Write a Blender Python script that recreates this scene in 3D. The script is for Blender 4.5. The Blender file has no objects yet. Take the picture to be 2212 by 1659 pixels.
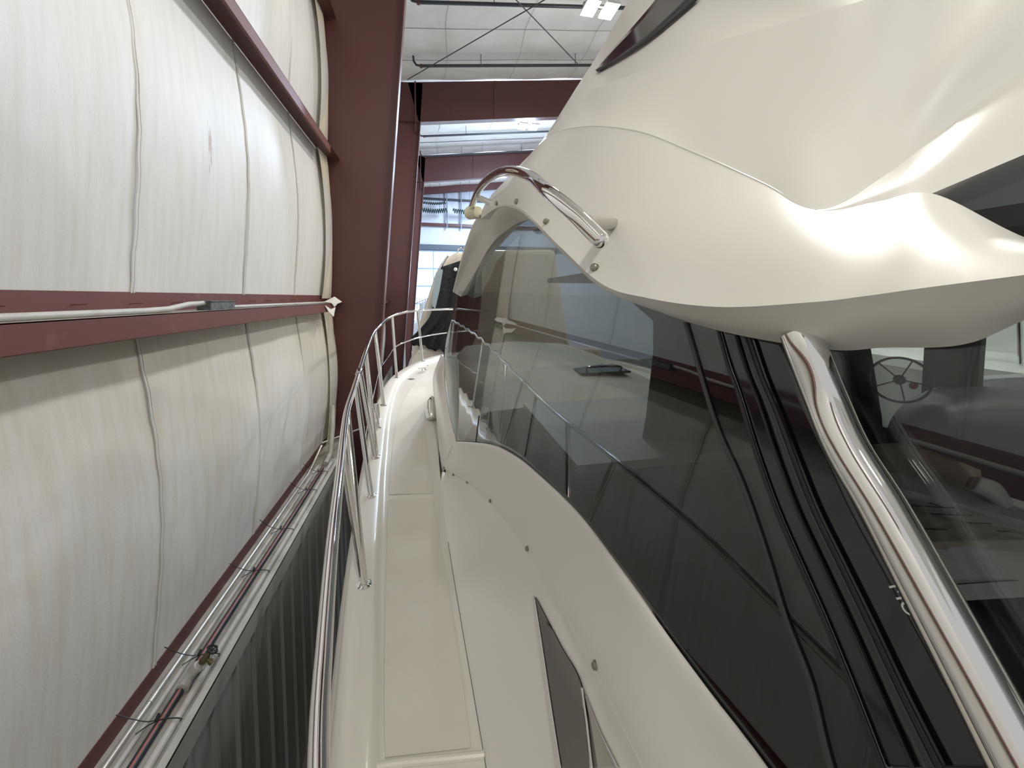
import bpy, bmesh, math, random
import numpy as np
from mathutils import Vector, Matrix
random.seed(7)
scene = bpy.context.scene
COL = scene.collection

# ------------------------------------------------------------------ camera
EYE = 4.0                      # eye height above the shed floor
F = 831.0                      # focal length in pixels of the 2212x1659 frame
CX, CY = 1106.0, 692.0         # principal point (rise of the lens brings it above the middle)
PSI = math.atan(175.0 / 831.0) # looking to the right of the shed's long axis
PIT = math.atan(0.06)          # looking slightly down
cam_data = bpy.data.cameras.new('camera')
cam_data.sensor_fit = 'HORIZONTAL'
cam_data.sensor_width = 36.0
cam_data.lens = F / 2212.0 * 36.0
cam_data.shift_y = -(829.5 - CY) / 2212.0
cam_data.clip_start = 0.02
cam_data.clip_end = 200.0
cam = bpy.data.objects.new('camera', cam_data)
COL.objects.link(cam)
cam.location = (0, 0, EYE)
cam.rotation_euler = (math.radians(90) - PIT, 0, -PSI)
scene.camera = cam
CAM_R = cam.rotation_euler.to_matrix()
CAM_O = Vector((0, 0, EYE))

# ------------------------------------------------------------------ world, light, exposure
scene.view_settings.view_transform = 'Standard'
scene.view_settings.look = 'None'
scene.view_settings.gamma = 1.0
scene.view_settings.use_curve_mapping = False
scene.view_settings.exposure = -0.04
world = bpy.data.worlds.new('world')
scene.world = world
world.use_nodes = True
world.node_tree.nodes['Background'].inputs[0].default_value = (0.97, 0.97, 0.97, 1)
world.node_tree.nodes['Background'].inputs[1].default_value = 0.62


def area(name, loc, target, sx, sy, power, color):
    d = bpy.data.lights.new(name, 'AREA')
    d.shape = 'RECTANGLE'
    d.size = sx
    d.size_y = sy
    d.energy = power
    d.color = color
    o = bpy.data.objects.new(name, d)
    COL.objects.link(o)
    o.location = loc
    v = Vector(target) - Vector(loc)
    o.rotation_euler = v.to_track_quat('-Z', 'Y').to_euler()
    return o


WARM = (1.0, 0.955, 0.885)
COOL = (0.63, 0.78, 1.0)
# high-bay lamps, only some with a fixture, and one added fill light
LAMPS = [(3.4, 2.1, WARM, 150), (3.4, 7.56, WARM, 250), (3.3, 13.0, COOL, 480), (3.3, 18.4, COOL, 480),
         (0.8, -3.3, WARM, 200), (10.0, 2.1, WARM, 330), (10.0, 7.56, WARM, 330), (10.0, 13.0, COOL, 330),  # first entry is added behind the viewer to brighten deck and wall
         (10.0, -3.3, WARM, 300)]
for lx, ly, lc, lp in LAMPS:
    lz = EYE + 6.12 + (lx + 0.6) * 0.125 - 0.90
    area('high_bay_and_fill_light', (lx, ly, lz), (lx, ly, 0), 0.62, 0.36, lp, lc)
    d = bpy.data.lights.new('added_high_bay_spill', 'POINT')     # added point light, brightens the ceiling as the lamp's spill
    d.energy = lp * (0.12 if ly < 10 else 1.1)
    d.color = lc
    d.shadow_soft_size = 0.25
    o = bpy.data.objects.new('added_high_bay_spill', d)
    COL.objects.link(o)
    o.location = (lx, ly, lz - 0.45)
# daylight through the glazed shed door
area('door_daylight', (3.0, 22.2, 3.4), (3.0, 0, 4.5), 7.0, 5.5, 330, (0.72, 0.85, 1.0))


# ------------------------------------------------------------------ pixel -> place helpers
def ray(px, py):
    v = Vector(((px - CX) / F, -(py - CY) / F, -1.0))
    return CAM_R @ v


def P(px, py, D):
    return CAM_O + ray(px, py) * D


def Pz(px, py, z):
    r = ray(px, py)
    return CAM_O + r * (z / r.z)


def Px(px, py, X):
    r = ray(px, py)
    return CAM_O + r * (X / r.x)


def Py(px, py, Y):
    r = ray(px, py)
    return CAM_O + r * (Y / r.y)


def W(x, y, z):
    return Vector((x, y, z + EYE))


# ------------------------------------------------------------------ object helpers
ROOTLOC = {}


def thing(name, label, cat, loc=(0, 0, 0), group=None):
    o = bpy.data.objects.new(name, None)
    COL.objects.link(o)
    o.location = loc
    o.empty_display_size = 0.1
    o['label'] = label
    o['category'] = cat
    if group:
        o['group'] = group
    ROOTLOC[o.name] = Vector(loc)
    return o


def tag(o, label, cat, group=None):
    o['label'] = label
    o['category'] = cat
    if group:
        o['group'] = group
    return o


def add_mesh(name, verts, faces, mat, parent=None, smooth=True, kind=None, mats=None, face_mats=None, angle=None):
    vs = [Vector(v) for v in verts]
    lo = Vector((min(v.x for v in vs), min(v.y for v in vs), min(v.z for v in vs)))
    hi = Vector((max(v.x for v in vs), max(v.y for v in vs), max(v.z for v in vs)))
    if parent is not None:
        org = ROOTLOC[parent.name]
    else:
        org = Vector(((lo.x + hi.x) / 2, (lo.y + hi.y) / 2, lo.z))
    me = bpy.data.meshes.new(name)
    me.from_pydata([tuple(v - org) for v in vs], [], faces)
    me.update()
    o = bpy.data.objects.new(name, me)
    COL.objects.link(o)
    if mats:
        for m in mats:
            me.materials.append(m)
        if face_mats:
            for p, i in zip(me.polygons, face_mats):
                p.material_index = i
    else:
        me.materials.append(mat)
    if smooth:
        for p in me.polygons:
            p.use_smooth = True
        if angle:
            me.set_sharp_from_angle(angle=math.radians(angle))
    if parent is not None:
        o.parent = parent
        ROOTLOC[o.name] = org
    else:
        o.location = org
        ROOTLOC[o.name] = org
    if kind:
        o['kind'] = kind
    return o


class MB:
    """collects shapes of ONE object"""
    def __init__(self):
        self.v = []
        self.f = []

    def add(self, vs, fs):
        n = len(self.v)
        self.v += [Vector(v) for v in vs]
        self.f += [tuple(i + n for i in f) for f in fs]
        return self

    def box(self, x0, x1, y0, y1, z0, z1):
        vs = [(x0, y0, z0), (x1, y0, z0), (x1, y1, z0), (x0, y1, z0), (x0, y0, z1), (x1, y0, z1), (x1, y1, z1), (x0, y1, z1)]
        return self.add(vs, [(0, 3, 2, 1), (4, 5, 6, 7), (0, 1, 5, 4), (1, 2, 6, 5), (2, 3, 7, 6), (3, 0, 4, 7)])

    def obox(self, c, ax, ay, az):
        c, ax, ay, az = Vector(c), Vector(ax), Vector(ay), Vector(az)
        vs = [c + sx * ax + sy * ay + sz * az for sz in (-1, 1) for sx, sy in ((-1, -1), (1, -1), (1, 1), (-1, 1))]
        return self.add(vs, [(0, 3, 2, 1), (4, 5, 6, 7), (0, 1, 5, 4), (1, 2, 6, 5), (2, 3, 7, 6), (3, 0, 4, 7)])

    def tube(self, pts, r, n=16, cap=True, closed=False):
        pts = [Vector(p) for p in pts]
        m = len(pts)
        rs = r if isinstance(r, (list, tuple)) else [r] * m
        vs, fs = [], []
        prev = None
        for i, p in enumerate(pts):
            if closed:
                t = (pts[(i + 1) % m] - pts[i - 1]).normalized()
            elif i == 0:
                t = (pts[1] - pts[0]).normalized()
            elif i == m - 1:
                t = (pts[-1] - pts[-2]).normalized()
            else:
                t = ((pts[i + 1] - p).normalized() + (p - pts[i - 1]).normalized()).normalized()
            if prev is None:
                a = Vector((0, 0, 1)) if abs(t.z) < 0.9 else Vector((1, 0, 0))
                u = t.cross(a).normalized()
            else:
                u = (prev - t * prev.dot(t)).normalized()
            prev = u
            w = t.cross(u)
            for k in range(n):
                an = 2 * math.pi * k / n
                vs.append(p + (u * math.cos(an) + w * math.sin(an)) * rs[i])
        for i in range(m if closed else m - 1):
            j = (i + 1) % m
            for k in range(n):
                fs.append((i * n + k, i * n + (k + 1) % n, j * n + (k + 1) % n, j * n + k))
        if cap and not closed:
            fs.append(tuple(reversed(range(n))))
            fs.append(tuple((m - 1) * n + k for k in range(n)))
        return self.add(vs, fs)

    def lathe(self, base, axis, prof, n=24):
        """prof: list of (height along axis, radius)"""
        axis = Vector(axis).normalized()
        base = Vector(base)
        return self.tube([base + axis * h for h, r in prof], [max(r, 1e-4) for h, r in prof], n) if False else self._lathe(base, axis, prof, n)

    def _lathe(self, base, axis, prof, n):
        a = Vector((0, 0, 1)) if abs(axis.z) < 0.9 else Vector((1, 0, 0))
        u = axis.cross(a).normalized()
        w = axis.cross(u)
        vs, fs = [], []
        for h, r in prof:
            for k in range(n):
                an = 2 * math.pi * k / n
                vs.append(base + axis * h + (u * math.cos(an) + w * math.sin(an)) * max(r, 1e-5))
        for i in range(len(prof) - 1):
            for k in range(n):
                fs.append((i * n + k, i * n + (k + 1) % n, (i + 1) * n + (k + 1) % n, (i + 1) * n + k))
        fs.append(tuple(reversed(range(n))))
        fs.append(tuple((len(prof) - 1) * n + k for k in range(n)))
        return self.add(vs, fs)

    def prism(self, outline, off):
        """outline: list of points, extruded by vector off"""
        o = [Vector(p) for p in outline]
        off = Vector(off)
        n = len(o)
        vs = o + [p + off for p in o]
        fs = [tuple(range(n))[::-1], tuple(range(n, 2 * n))]
        for i in range(n):
            j = (i + 1) % n
            fs.append((i, j, n + j, n + i))
        return self.add(vs, fs)

    def build(self, name, mat, parent=None, smooth=True, kind=None, angle=35):
        return add_mesh(name, self.v, self.f, mat, parent, smooth, kind, angle=angle)


def cr(pts, t):
    """Catmull-Rom through list of equal-length numpy rows at parameter t in 0..len-1"""
    n = len(pts)
    i = min(int(t), n - 2)
    u = t - i
    p1, p2 = pts[i], pts[i + 1]
    p0 = pts[i - 1] if i > 0 else 2 * p1 - p2
    p3 = pts[i + 2] if i + 2 < n else 2 * p2 - p1
    return 0.5 * ((2 * p1) + (-p0 + p2) * u + (2 * p0 - 5 * p1 + 4 * p2 - p3) * u * u + (-p0 + 3 * p1 - 3 * p2 + p3) * u ** 3)


def spline(pts, n):
    a = [np.array(p) for p in pts]
    return [Vector(cr(a, t)) for t in np.linspace(0, len(a) - 1, n)]


def arcspline(pts, n):
    """n points evenly spaced by length along the smooth curve"""
    d = spline(pts, 400)
    L = [0]
    for a, b in zip(d, d[1:]):
        L.append(L[-1] + (b - a).length)
    out = []
    for s in np.linspace(0, L[-1], n):
        k = min(max(int(np.searchsorted(L, s)) - 1, 0), len(d) - 2)
        q = 0 if L[k + 1] == L[k] else (s - L[k]) / (L[k + 1] - L[k])
        out.append(d[k].lerp(d[k + 1], min(max(q, 0), 1)))
    return out


def byY(pts, ys):
    """resample a curve (points sorted by Y) at the given Y stations"""
    d = spline(pts, 500)
    d.sort(key=lambda p: p.y)
    Y = [p.y for p in d]
    X = [p.x for p in d]
    Z = [p.z for p in d]
    return [Vector((float(np.interp(y, Y, X)), y, float(np.interp(y, Y, Z)))) for y in ys]


def patch(rows, nu, nv, smooth_u=True, smooth_v=True):
    """rows: control net [row][col] -> vertices and faces of a smooth surface"""
    net = np.array([[list(p) for p in r] for r in rows])
    nr, nc = net.shape[0], net.shape[1]
    us = np.linspace(0, nr - 1, nu)
    vsn = np.linspace(0, nc - 1, nv)
    tmp = []
    for r in range(nr):
        if smooth_v:
            tmp.append([cr(list(net[r]), t) for t in vsn])
        else:
            tmp.append([net[r][min(int(t), nc - 2)] * (1 - (t - min(int(t), nc - 2))) + net[r][min(int(t), nc - 2) + 1] * (t - min(int(t), nc - 2)) for t in vsn])
    tmp = np.array(tmp)
    verts = []
    for u in us:
        for k in range(nv):
            c = list(tmp[:, k])
            if smooth_u:
                verts.append(Vector(cr(c, u)))
            else:
                i = min(int(u), nr - 2)
                verts.append(Vector(c[i] * (1 - (u - i)) + c[i + 1] * (u - i)))
    faces = [(i * nv + k, i * nv + k + 1, (i + 1) * nv + k + 1, (i + 1) * nv + k) for i in range(nu - 1) for k in range(nv - 1)]
    return verts, faces


def quadstrip(rows):
    """rows of equal length joined as they are"""
    n = len(rows[0])
    v = [p for r in rows for p in r]
    f = [(i * n + k, i * n + k + 1, (i + 1) * n + k + 1, (i + 1) * n + k) for i in range(len(rows) - 1) for k in range(n - 1)]
    return v, f


def solid(o, t, offset=-1):
    m = o.modifiers.new('thickness', 'SOLIDIFY')
    m.thickness = t
    m.offset = offset
    return o


# ------------------------------------------------------------------ materials
def mat(name, color, rough=0.5, metal=0.0, coat=0.0, spec=0.5, bump=None, mott=None, sheen=0):
    m = bpy.data.materials.new(name)
    m.use_nodes = True
    nt = m.node_tree
    b = nt.nodes['Principled BSDF']
    b.inputs['Base Color'].default_value = (*color, 1)
    b.inputs['Roughness'].default_value = rough
    b.inputs['Metallic'].default_value = metal
    b.inputs['Coat Weight'].default_value = coat
    b.inputs['Coat Roughness'].default_value = 0.07
    b.inputs['Specular IOR Level'].default_value = spec
    tc = nt.nodes.new('ShaderNodeTexCoord')
    if mott:   # (scale, strength, second colour, stretch)
        sc, lo, hi, c2, st = mott
        mp = nt.nodes.new('ShaderNodeMapping')
        mp.inputs['Scale'].default_value = st
        nz = nt.nodes.new('ShaderNodeTexNoise')
        nz.inputs['Scale'].default_value = sc
        nz.inputs['Detail'].default_value = 6
        rp = nt.nodes.new('ShaderNodeValToRGB')
        rp.color_ramp.elements[0].position = lo
        rp.color_ramp.elements[0].color = (*color, 1)
        rp.color_ramp.elements[1].position = hi
        rp.color_ramp.elements[1].color = (*c2, 1)
        nt.links.new(tc.outputs['Object'], mp.inputs['Vector'])
        nt.links.new(mp.outputs['Vector'], nz.inputs['Vector'])
        nt.links.new(nz.outputs['Fac'], rp.inputs['Fac'])
        nt.links.new(rp.outputs['Color'], b.inputs['Base Color'])
    if bump:   # (scale, strength, distance)
        nz = nt.nodes.new('ShaderNodeTexNoise')
        nz.inputs['Scale'].default_value = bump[0]
        nz.inputs['Detail'].default_value = 4
        bp = nt.nodes.new('ShaderNodeBump')
        bp.inputs['Strength'].default_value = bump[1]
        bp.inputs['Distance'].default_value = bump[2]
        nt.links.new(tc.outputs['Object'], nz.inputs['Vector'])
        nt.links.new(nz.outputs['Fac'], bp.inputs['Height'])
        nt.links.new(bp.outputs['Normal'], b.inputs['Normal'])
    return m


def emis(name, color, power):
    m = bpy.data.materials.new(name)
    m.use_nodes = True
    b = m.node_tree.nodes['Principled BSDF']
    b.inputs['Base Color'].default_value = (*color, 1)
    b.inputs['Emission Color'].default_value = (*color, 1)
    b.inputs['Emission Strength'].default_value = power
    return m


def glass(name, tint, ior=1.5, rough=0.0, wob=0.0):
    """clear sheet glass: Fresnel mirror over a tinted see-through layer"""
    m = bpy.data.materials.new(name)
    m.use_nodes = True
    nt = m.node_tree
    for n in list(nt.nodes):
        nt.nodes.remove(n)
    out = nt.nodes.new('ShaderNodeOutputMaterial')
    mix = nt.nodes.new('ShaderNodeMixShader')
    tr = nt.nodes.new('ShaderNodeBsdfTransparent')
    tr.inputs[0].default_value = (*tint, 1)
    gl = nt.nodes.new('ShaderNodeBsdfGlossy')
    gl.inputs['Roughness'].default_value = rough
    gl.inputs['Color'].default_value = (1, 1, 1, 1)
    fr = nt.nodes.new('ShaderNodeFresnel')
    ge = nt.nodes.new('ShaderNodeNewGeometry')
    mr = nt.nodes.new('ShaderNodeMapRange')
    mr.inputs['To Min'].default_value = ior
    mr.inputs['To Max'].default_value = 1.0 / ior
    nt.links.new(ge.outputs['Backfacing'], mr.inputs['Value'])
    nt.links.new(mr.outputs['Result'], fr.inputs['IOR'])
    nt.links.new(fr.outputs['Fac'], mix.inputs[0])
    nt.links.new(tr.outputs[0], mix.inputs[1])
    nt.links.new(gl.outputs[0], mix.inputs[2])
    nt.links.new(mix.outputs[0], out.inputs[0])
    if wob:
        tc = nt.nodes.new('ShaderNodeTexCoord')
        nz = nt.nodes.new('ShaderNodeTexNoise')
        nz.inputs['Scale'].default_value = 5.0
        nz.inputs['Detail'].default_value = 0.5
        bp = nt.nodes.new('ShaderNodeBump')
        bp.inputs['Strength'].default_value = wob
        bp.inputs['Distance'].default_value = 0.01
        nt.links.new(tc.outputs['Object'], nz.inputs['Vector'])
        nt.links.new(nz.outputs['Fac'], bp.inputs['Height'])
        nt.links.new(bp.outputs['Normal'], gl.inputs['Normal'])
    return m


GEL = mat('white_gelcoat', (0.76, 0.74, 0.68), 0.33, coat=0.28, spec=0.5)
GEL2 = mat('deck_gelcoat', (0.74, 0.715, 0.645), 0.32, coat=0.25)
NONSKID = mat('nonskid_deck', (0.70, 0.68, 0.615), 0.75, bump=(420, 0.35, 0.002), mott=(3, 0.35, 0.75, (0.65, 0.615, 0.535), (1, 1, 1)))
CHROME = mat('polished_stainless', (0.80, 0.79, 0.77), 0.04, metal=1.0)
SATIN = mat('satin_stainless', (0.55, 0.53, 0.5), 0.28, metal=1.0)
BOLT = mat('bolt_steel', (0.33, 0.32, 0.26), 0.35, metal=0.8)
BLACKG = mat('black_gloss', (0.006, 0.007, 0.009), 0.06, coat=0.6)
BLACKM = mat('black_rubber', (0.012, 0.012, 0.013), 0.45)
CRACK = mat('dark_seam', (0.02, 0.02, 0.018), 0.8)
RED = mat('red_oxide_steel', (0.105, 0.036, 0.033), 0.42, mott=(2.2, 0.35, 0.8, (0.09, 0.033, 0.032), (1, 1, 1)))
REDD = mat('dusty_red_girt', (0.13, 0.043, 0.038), 0.55, mott=(9, 0.6, 0.9, (0.22, 0.12, 0.10), (1, 1, 1)))
DUST = mat('dusty_ledge', (0.36, 0.345, 0.31), 0.8, mott=(14, 0.45, 0.75, (0.16, 0.145, 0.12), (1, 0.35, 1)), bump=(60, 0.4, 0.004))
GREYMET = mat('grey_trim_metal', (0.36, 0.355, 0.33), 0.45, mott=(4, 0.4, 0.8, (0.30, 0.295, 0.27), (1, 0.3, 1)))
WAINS = mat('ribbed_liner_metal', (0.30, 0.30, 0.285), 0.4, mott=(3, 0.4, 0.8, (0.21, 0.21, 0.20), (1, 6, 0.15)))
PVC = mat('grey_conduit', (0.46, 0.45, 0.42), 0.5, mott=(12, 0.5, 0.8, (0.34, 0.32, 0.27), (1, 1, 1)))
EMT = mat('steel_conduit', (0.62, 0.61, 0.57), 0.3, metal=0.6)
PIPEB = mat('black_air_pipe', (0.03, 0.03, 0.036), 0.4)
STRIPE = mat('red_pipe_stripe', (0.45, 0.13, 0.11), 0.5)
BRASS = mat('weathered_brass', (0.12, 0.105, 0.05), 0.45, metal=0.5)
SPRK = mat('dark_sprinkler_pipe', (0.035, 0.04, 0.045), 0.45)
TAPE = mat('white_tape', (0.72, 0.69, 0.64), 0.6)
CONC = mat('concrete_floor', (0.22, 0.21, 0.2), 0.6, mott=(1.5, 0.4, 0.7, (0.16, 0.155, 0.15), (1, 1, 1)))
CANVAS = mat('black_canvas', (0.008, 0.009, 0.012), 0.75, bump=(9, 0.5, 0.05))
INT_D = mat('dark_leather', (0.02, 0.02, 0.022), 0.5)
INT_BR = mat('brown_leather', (0.24, 0.18, 0.13), 0.5)
INT_G = mat('grey_laminate', (0.62, 0.62, 0.60), 0.35)
INT_W = mat('pale_moulding', (0.55, 0.54, 0.5), 0.35)
INT_BK = mat('cabin_lining', (0.016, 0.017, 0.019), 0.6)
TEAK = mat('teak_slats', (0.40, 0.34, 0.27), 0.3, mott=(6, 0.35, 0.75, (0.28, 0.23, 0.18), (1, 14, 1)))
GLS = glass('tinted_window_glass', (0.42, 0.44, 0.425), 1.72)
GLS_AFT = glass('light_window_glass', (0.72, 0.74, 0.73), 1.55)
GLS_CLEAR = glass('clear_glass', (0.8, 0.84, 0.84), 1.5)
NAV = mat('cream_plastic', (0.72, 0.68, 0.48), 0.4)
GREEN = mat('dark_green_coil', (0.01, 0.035, 0.03), 0.5)
WHITEP = mat('white_paint', (0.8, 0.8, 0.8), 0.5)
PANE = emis('daylit_pane', (0.80, 0.92, 1.0), 1.15)
LENS = emis('lamp_lens', (1.0, 0.98, 0.94), 14.0)


def insulation(name, base, stain, stain_top=False, streak=None):
    """white reinforced vinyl facing: fine weave, stitched runs and brown dust stains"""
    m = mat(name, base, 0.5)
    nt = m.node_tree
    b = nt.nodes['Principled BSDF']
    tc = nt.nodes.new('ShaderNodeTexCoord')
    mp = nt.nodes.new('ShaderNodeMapping')
    mp.inputs['Scale'].default_value = (1, 7, 0.7)
    nz = nt.nodes.new('ShaderNodeTexNoise')
    nz.inputs['Scale'].default_value = 3.0
    nz.inputs['Detail'].default_value = 8
    nz.inputs['Roughness'].default_value = 0.62
    rp = nt.nodes.new('ShaderNodeValToRGB')
    rp.color_ramp.elements[0].position = 0.42
    rp.color_ramp.elements[0].color = (*base, 1)
    rp.color_ramp.elements[1].position = 0.72
    rp.color_ramp.elements[1].color = (*stain, 1)
    nt.links.new(tc.outputs['Object'], mp.inputs['Vector'])
    nt.links.new(mp.outputs['Vector'], nz.inputs['Vector'])
    col_out = rp.outputs['Color']
    nt.links.new(nz.outputs['Fac'], rp.inputs['Fac'])
    if stain_top:   # dust gathered on the upper bulge of the blanket
        sx = nt.nodes.new('ShaderNodeSeparateXYZ')
        nt.links.new(tc.outputs['Object'], sx.inputs[0])
        n2 = nt.nodes.new('ShaderNodeTexNoise')
        n2.inputs['Scale'].default_value = 1.3
        n2.inputs['Detail'].default_value = 5
        nt.links.new(tc.outputs['Object'], n2.inputs['Vector'])
        ad = nt.nodes.new('ShaderNodeMath')
        ad.operation = 'MULTIPLY_ADD'
        ad.inputs[1].default_value = 1.6
        nt.links.new(n2.outputs['Fac'], ad.inputs[0])
        nt.links.new(sx.outputs['Z'], ad.inputs[2])
        r2 = nt.nodes.new('ShaderNodeMapRange')
        r2.inputs['From Min'].default_value = 1.5
        r2.inputs['From Max'].default_value = 2.6
        nt.links.new(ad.outputs[0], r2.inputs['Value'])
        mx = nt.nodes.new('ShaderNodeMix')
        mx.data_type = 'RGBA'
        mx.blend_type = 'MULTIPLY'
        mx.inputs['B'].default_value = (0.90, 0.85, 0.74, 1)
        nt.links.new(r2.outputs['Result'], mx.inputs['Factor'])
        nt.links.new(rp.outputs['Color'], mx.inputs['A'])
        col_out = mx.outputs['Result']
    if streak is not None:   # rusty run-off marks on the cloth
        sb = nt.nodes.new('ShaderNodeVectorMath')
        sb.operation = 'SUBTRACT'
        sb.inputs[1].default_value = streak
        ml = nt.nodes.new('ShaderNodeVectorMath')
        ml.operation = 'MULTIPLY'
        ml.inputs[1].default_value = (0.0, 1 / 0.055, 1 / 0.30)
        ln = nt.nodes.new('ShaderNodeVectorMath')
        ln.operation = 'LENGTH'
        nt.links.new(tc.outputs['Object'], sb.inputs[0])
        nt.links.new(sb.outputs[0], ml.inputs[0])
        nt.links.new(ml.outputs[0], ln.inputs[0])
        n3 = nt.nodes.new('ShaderNodeTexNoise')
        n3.inputs['Scale'].default_value = 22
        n3.inputs['Detail'].default_value = 5
        m3 = nt.nodes.new('ShaderNodeMapping')
        m3.inputs['Scale'].default_value = (1, 3.0, 0.5)
        nt.links.new(tc.outputs['Object'], m3.inputs['Vector'])
        nt.links.new(m3.outputs['Vector'], n3.inputs['Vector'])
        sm = nt.nodes.new('ShaderNodeMath')
        sm.operation = 'MULTIPLY_ADD'
        sm.inputs[1].default_value = -0.42
        nt.links.new(ln.outputs['Value'], sm.inputs[0])
        nt.links.new(n3.outputs['Fac'], sm.inputs[2])
        r3 = nt.nodes.new('ShaderNodeMapRange')
        r3.inputs['From Min'].default_value = 0.30
        r3.inputs['From Max'].default_value = 0.48
        r3.inputs['To Max'].default_value = 0.75
        nt.links.new(sm.outputs[0], r3.inputs['Value'])
        x3 = nt.nodes.new('ShaderNodeMix')
        x3.data_type = 'RGBA'
        x3.inputs['B'].default_value = (0.33, 0.22, 0.13, 1)
        nt.links.new(r3.outputs['Result'], x3.inputs['Factor'])
        nt.links.new(col_out, x3.inputs['A'])
        col_out = x3.outputs['Result']
    nt.links.new(col_out, b.inputs['Base Color'])
    wv = nt.nodes.new('ShaderNodeTexNoise')
    wv.inputs['Scale'].default_value = 130
    m2 = nt.nodes.new('ShaderNodeMapping')
    m2.inputs['Scale'].default_value = (1, 1.6, 0.6)
    nt.links.new(tc.outputs['Object'], m2.inputs['Vector'])
    nt.links.new(m2.outputs['Vector'], wv.inputs['Vector'])
    bp = nt.nodes.new('ShaderNodeBump')
    bp.inputs['Strength'].default_value = 0.25
    bp.inputs['Distance'].default_value = 0.003
    nt.links.new(wv.outputs['Fac'], bp.inputs['Height'])
    nt.links.new(bp.outputs['Normal'], b.inputs['Normal'])
    return m


INS = insulation('vinyl_insulation_facing', (0.64, 0.635, 0.62), (0.585, 0.57, 0.52))
INS_ST = insulation('stained_insulation_facing', (0.64, 0.635, 0.62), (0.58, 0.555, 0.49), True)
INS_CR = mat('cream_insulation_end', (0.72, 0.66, 0.52), 0.55, bump=(20, 0.3, 0.01))
INS_ROOF = mat('roof_insulation_facing', (0.78, 0.77, 0.74), 0.55, mott=(1.2, 0.4, 0.75, (0.68, 0.66, 0.6), (1, 1, 1)), bump=(2.5, 0.5, 0.08))

# =================================================================== THE SHED
XW = -1.40        # wall line (outer flange of the girts)
XI = -1.20        # inner flange of the girts
COLY = [5.8, 11.6, 17.4]
ENDY = 22.6
YB = -1.6         # where the built part of the wall begins, behind the viewer
Z_SILL, Z_MID, Z_TOP, Z_TOP2 = -1.955, -0.075, 1.89, 3.75


def roof_z(x):
    return 6.12 + (x + 0.6) * 0.125


# floor
MB().box(-2.2, 16, -8, 30, -0.12, 0).build('floor', CONC, kind='structure', smooth=False)


# --- insulated wall: bulging blanket between the girts, with stitched seams
def wall_rows(z0, z1, ystart, yend, bulge):
    nz, ny = 26, int((yend - ystart) / 0.035) + 1
    ys = np.linspace(ystart, yend, ny)
    seams = [s for s in np.arange(2.17 - 1.12 * 4, 30, 1.12)]
    rows = []
    for i in range(nz):
        t = i / (nz - 1)
        z = z0 + (z1 - z0) * t
        row = []
        for y in ys:
            b = bulge * math.sin(math.pi * t) ** 1.15
            d = min(abs(y - s) for s in seams)
            b *= 1.0 - 0.10 * math.exp(-(d / 0.06) ** 2)
            b += 0.008 * math.sin(y * 5.1 + z * 1.3) * math.sin(math.pi * t) + 0.005 * math.sin(y * 11.0 - z * 3) * math.sin(math.pi * t)
            # the blanket folds back at each column
            for cy in COLY:
                e = cy - y
                if 0 <= e < 0.42:
                    b += 0.05 * math.sin(math.pi * e / 0.42)
            row.append(W(XW + b, y, z))
        rows.append(row)
    return quadstrip(rows)


v, f = wall_rows(Z_SILL + 0.085, Z_MID - 0.03, YB, 17.4, 0.075)
wl = add_mesh('wall_left', v, f, INS_ST, kind='structure')
v, f = wall_rows(Z_MID + 0.095, Z_TOP - 0.01, YB, 17.4, 0.07)
sp_ = Px(452, 318, -1.33)
INS_MID = insulation('marked_insulation_facing', (0.64, 0.635, 0.62), (0.585, 0.57, 0.52), False,
                     (0, sp_.y - (YB + 17.4) / 2, sp_.z - (EYE + Z_MID + 0.095)))
add_mesh('wall_left_middle', v, f, INS_MID, kind='structure')
v, f = wall_rows(Z_TOP + 0.07, Z_TOP2 - 0.01, YB, 17.4, 0.06)
add_mesh('wall_left_upper', v, f, INS, kind='structure')
v, f = wall_rows(Z_TOP2 + 0.07, 6.05, YB, 17.4, 0.06)
add_mesh('wall_left_top', v, f, INS, kind='structure')


# seam flaps along the blanket joints
def seam(y, z0, z1, bulge, off):
    pts = []
    for i in range(30):
        t = i / 29
        b = bulge * math.sin(math.pi * t) ** 1.15 * 0.92
        pts.append(W(XW + b + 0.004, y + off * math.sin(math.pi * t) + 0.004 * math.sin(i * 1.7), z0 + (z1 - z0) * t))
    m = MB().tube(pts, 0.0045, 6)
    m2 = MB().tube([p + Vector((0.002, 0.014, 0)) for p in pts], 0.003, 5)
    m.add(m2.v, m2.f)
    return m


k = 0
for sy in np.arange(2.17 - 2.24, 5.4, 1.12):
    for z0, z1, bl in ((Z_SILL + 0.085, Z_MID - 0.03, 0.075), (Z_MID + 0.095, Z_TOP - 0.01, 0.07), (Z_TOP + 0.07, Z_TOP2, 0.06)):
        k += 1
        o = seam(sy, z0, z1, bl, 0.01).build('trim_%d' % k, INS, kind='structure')

# folded cream ends of the blanket against the first column
for nm, z0, z1 in (('wall_fold_lower', Z_SILL + 0.02, Z_MID - 0.03), ('wall_fold_middle', Z_MID + 0.06, Z_TOP), ('wall_fold_upper', Z_TOP + 0.07, Z_TOP2)):
    rows = []
    for j in range(9):
        u = j / 8
        row = []
        for i in range(20):
            t = i / 19
            x = XW + 0.03 + 0.07 * math.sin(math.pi * t) ** 0.7 * (0.75 + 0.25 * math.cos(u * 9)) + 0.02 * u
            row.append(W(x, 5.34 + 0.38 * u, z0 + (z1 - z0) * t))
        rows.append(row)
    v, f = quadstrip(rows)
    add_mesh(nm, v, f, INS_CR, kind='structure')


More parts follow.
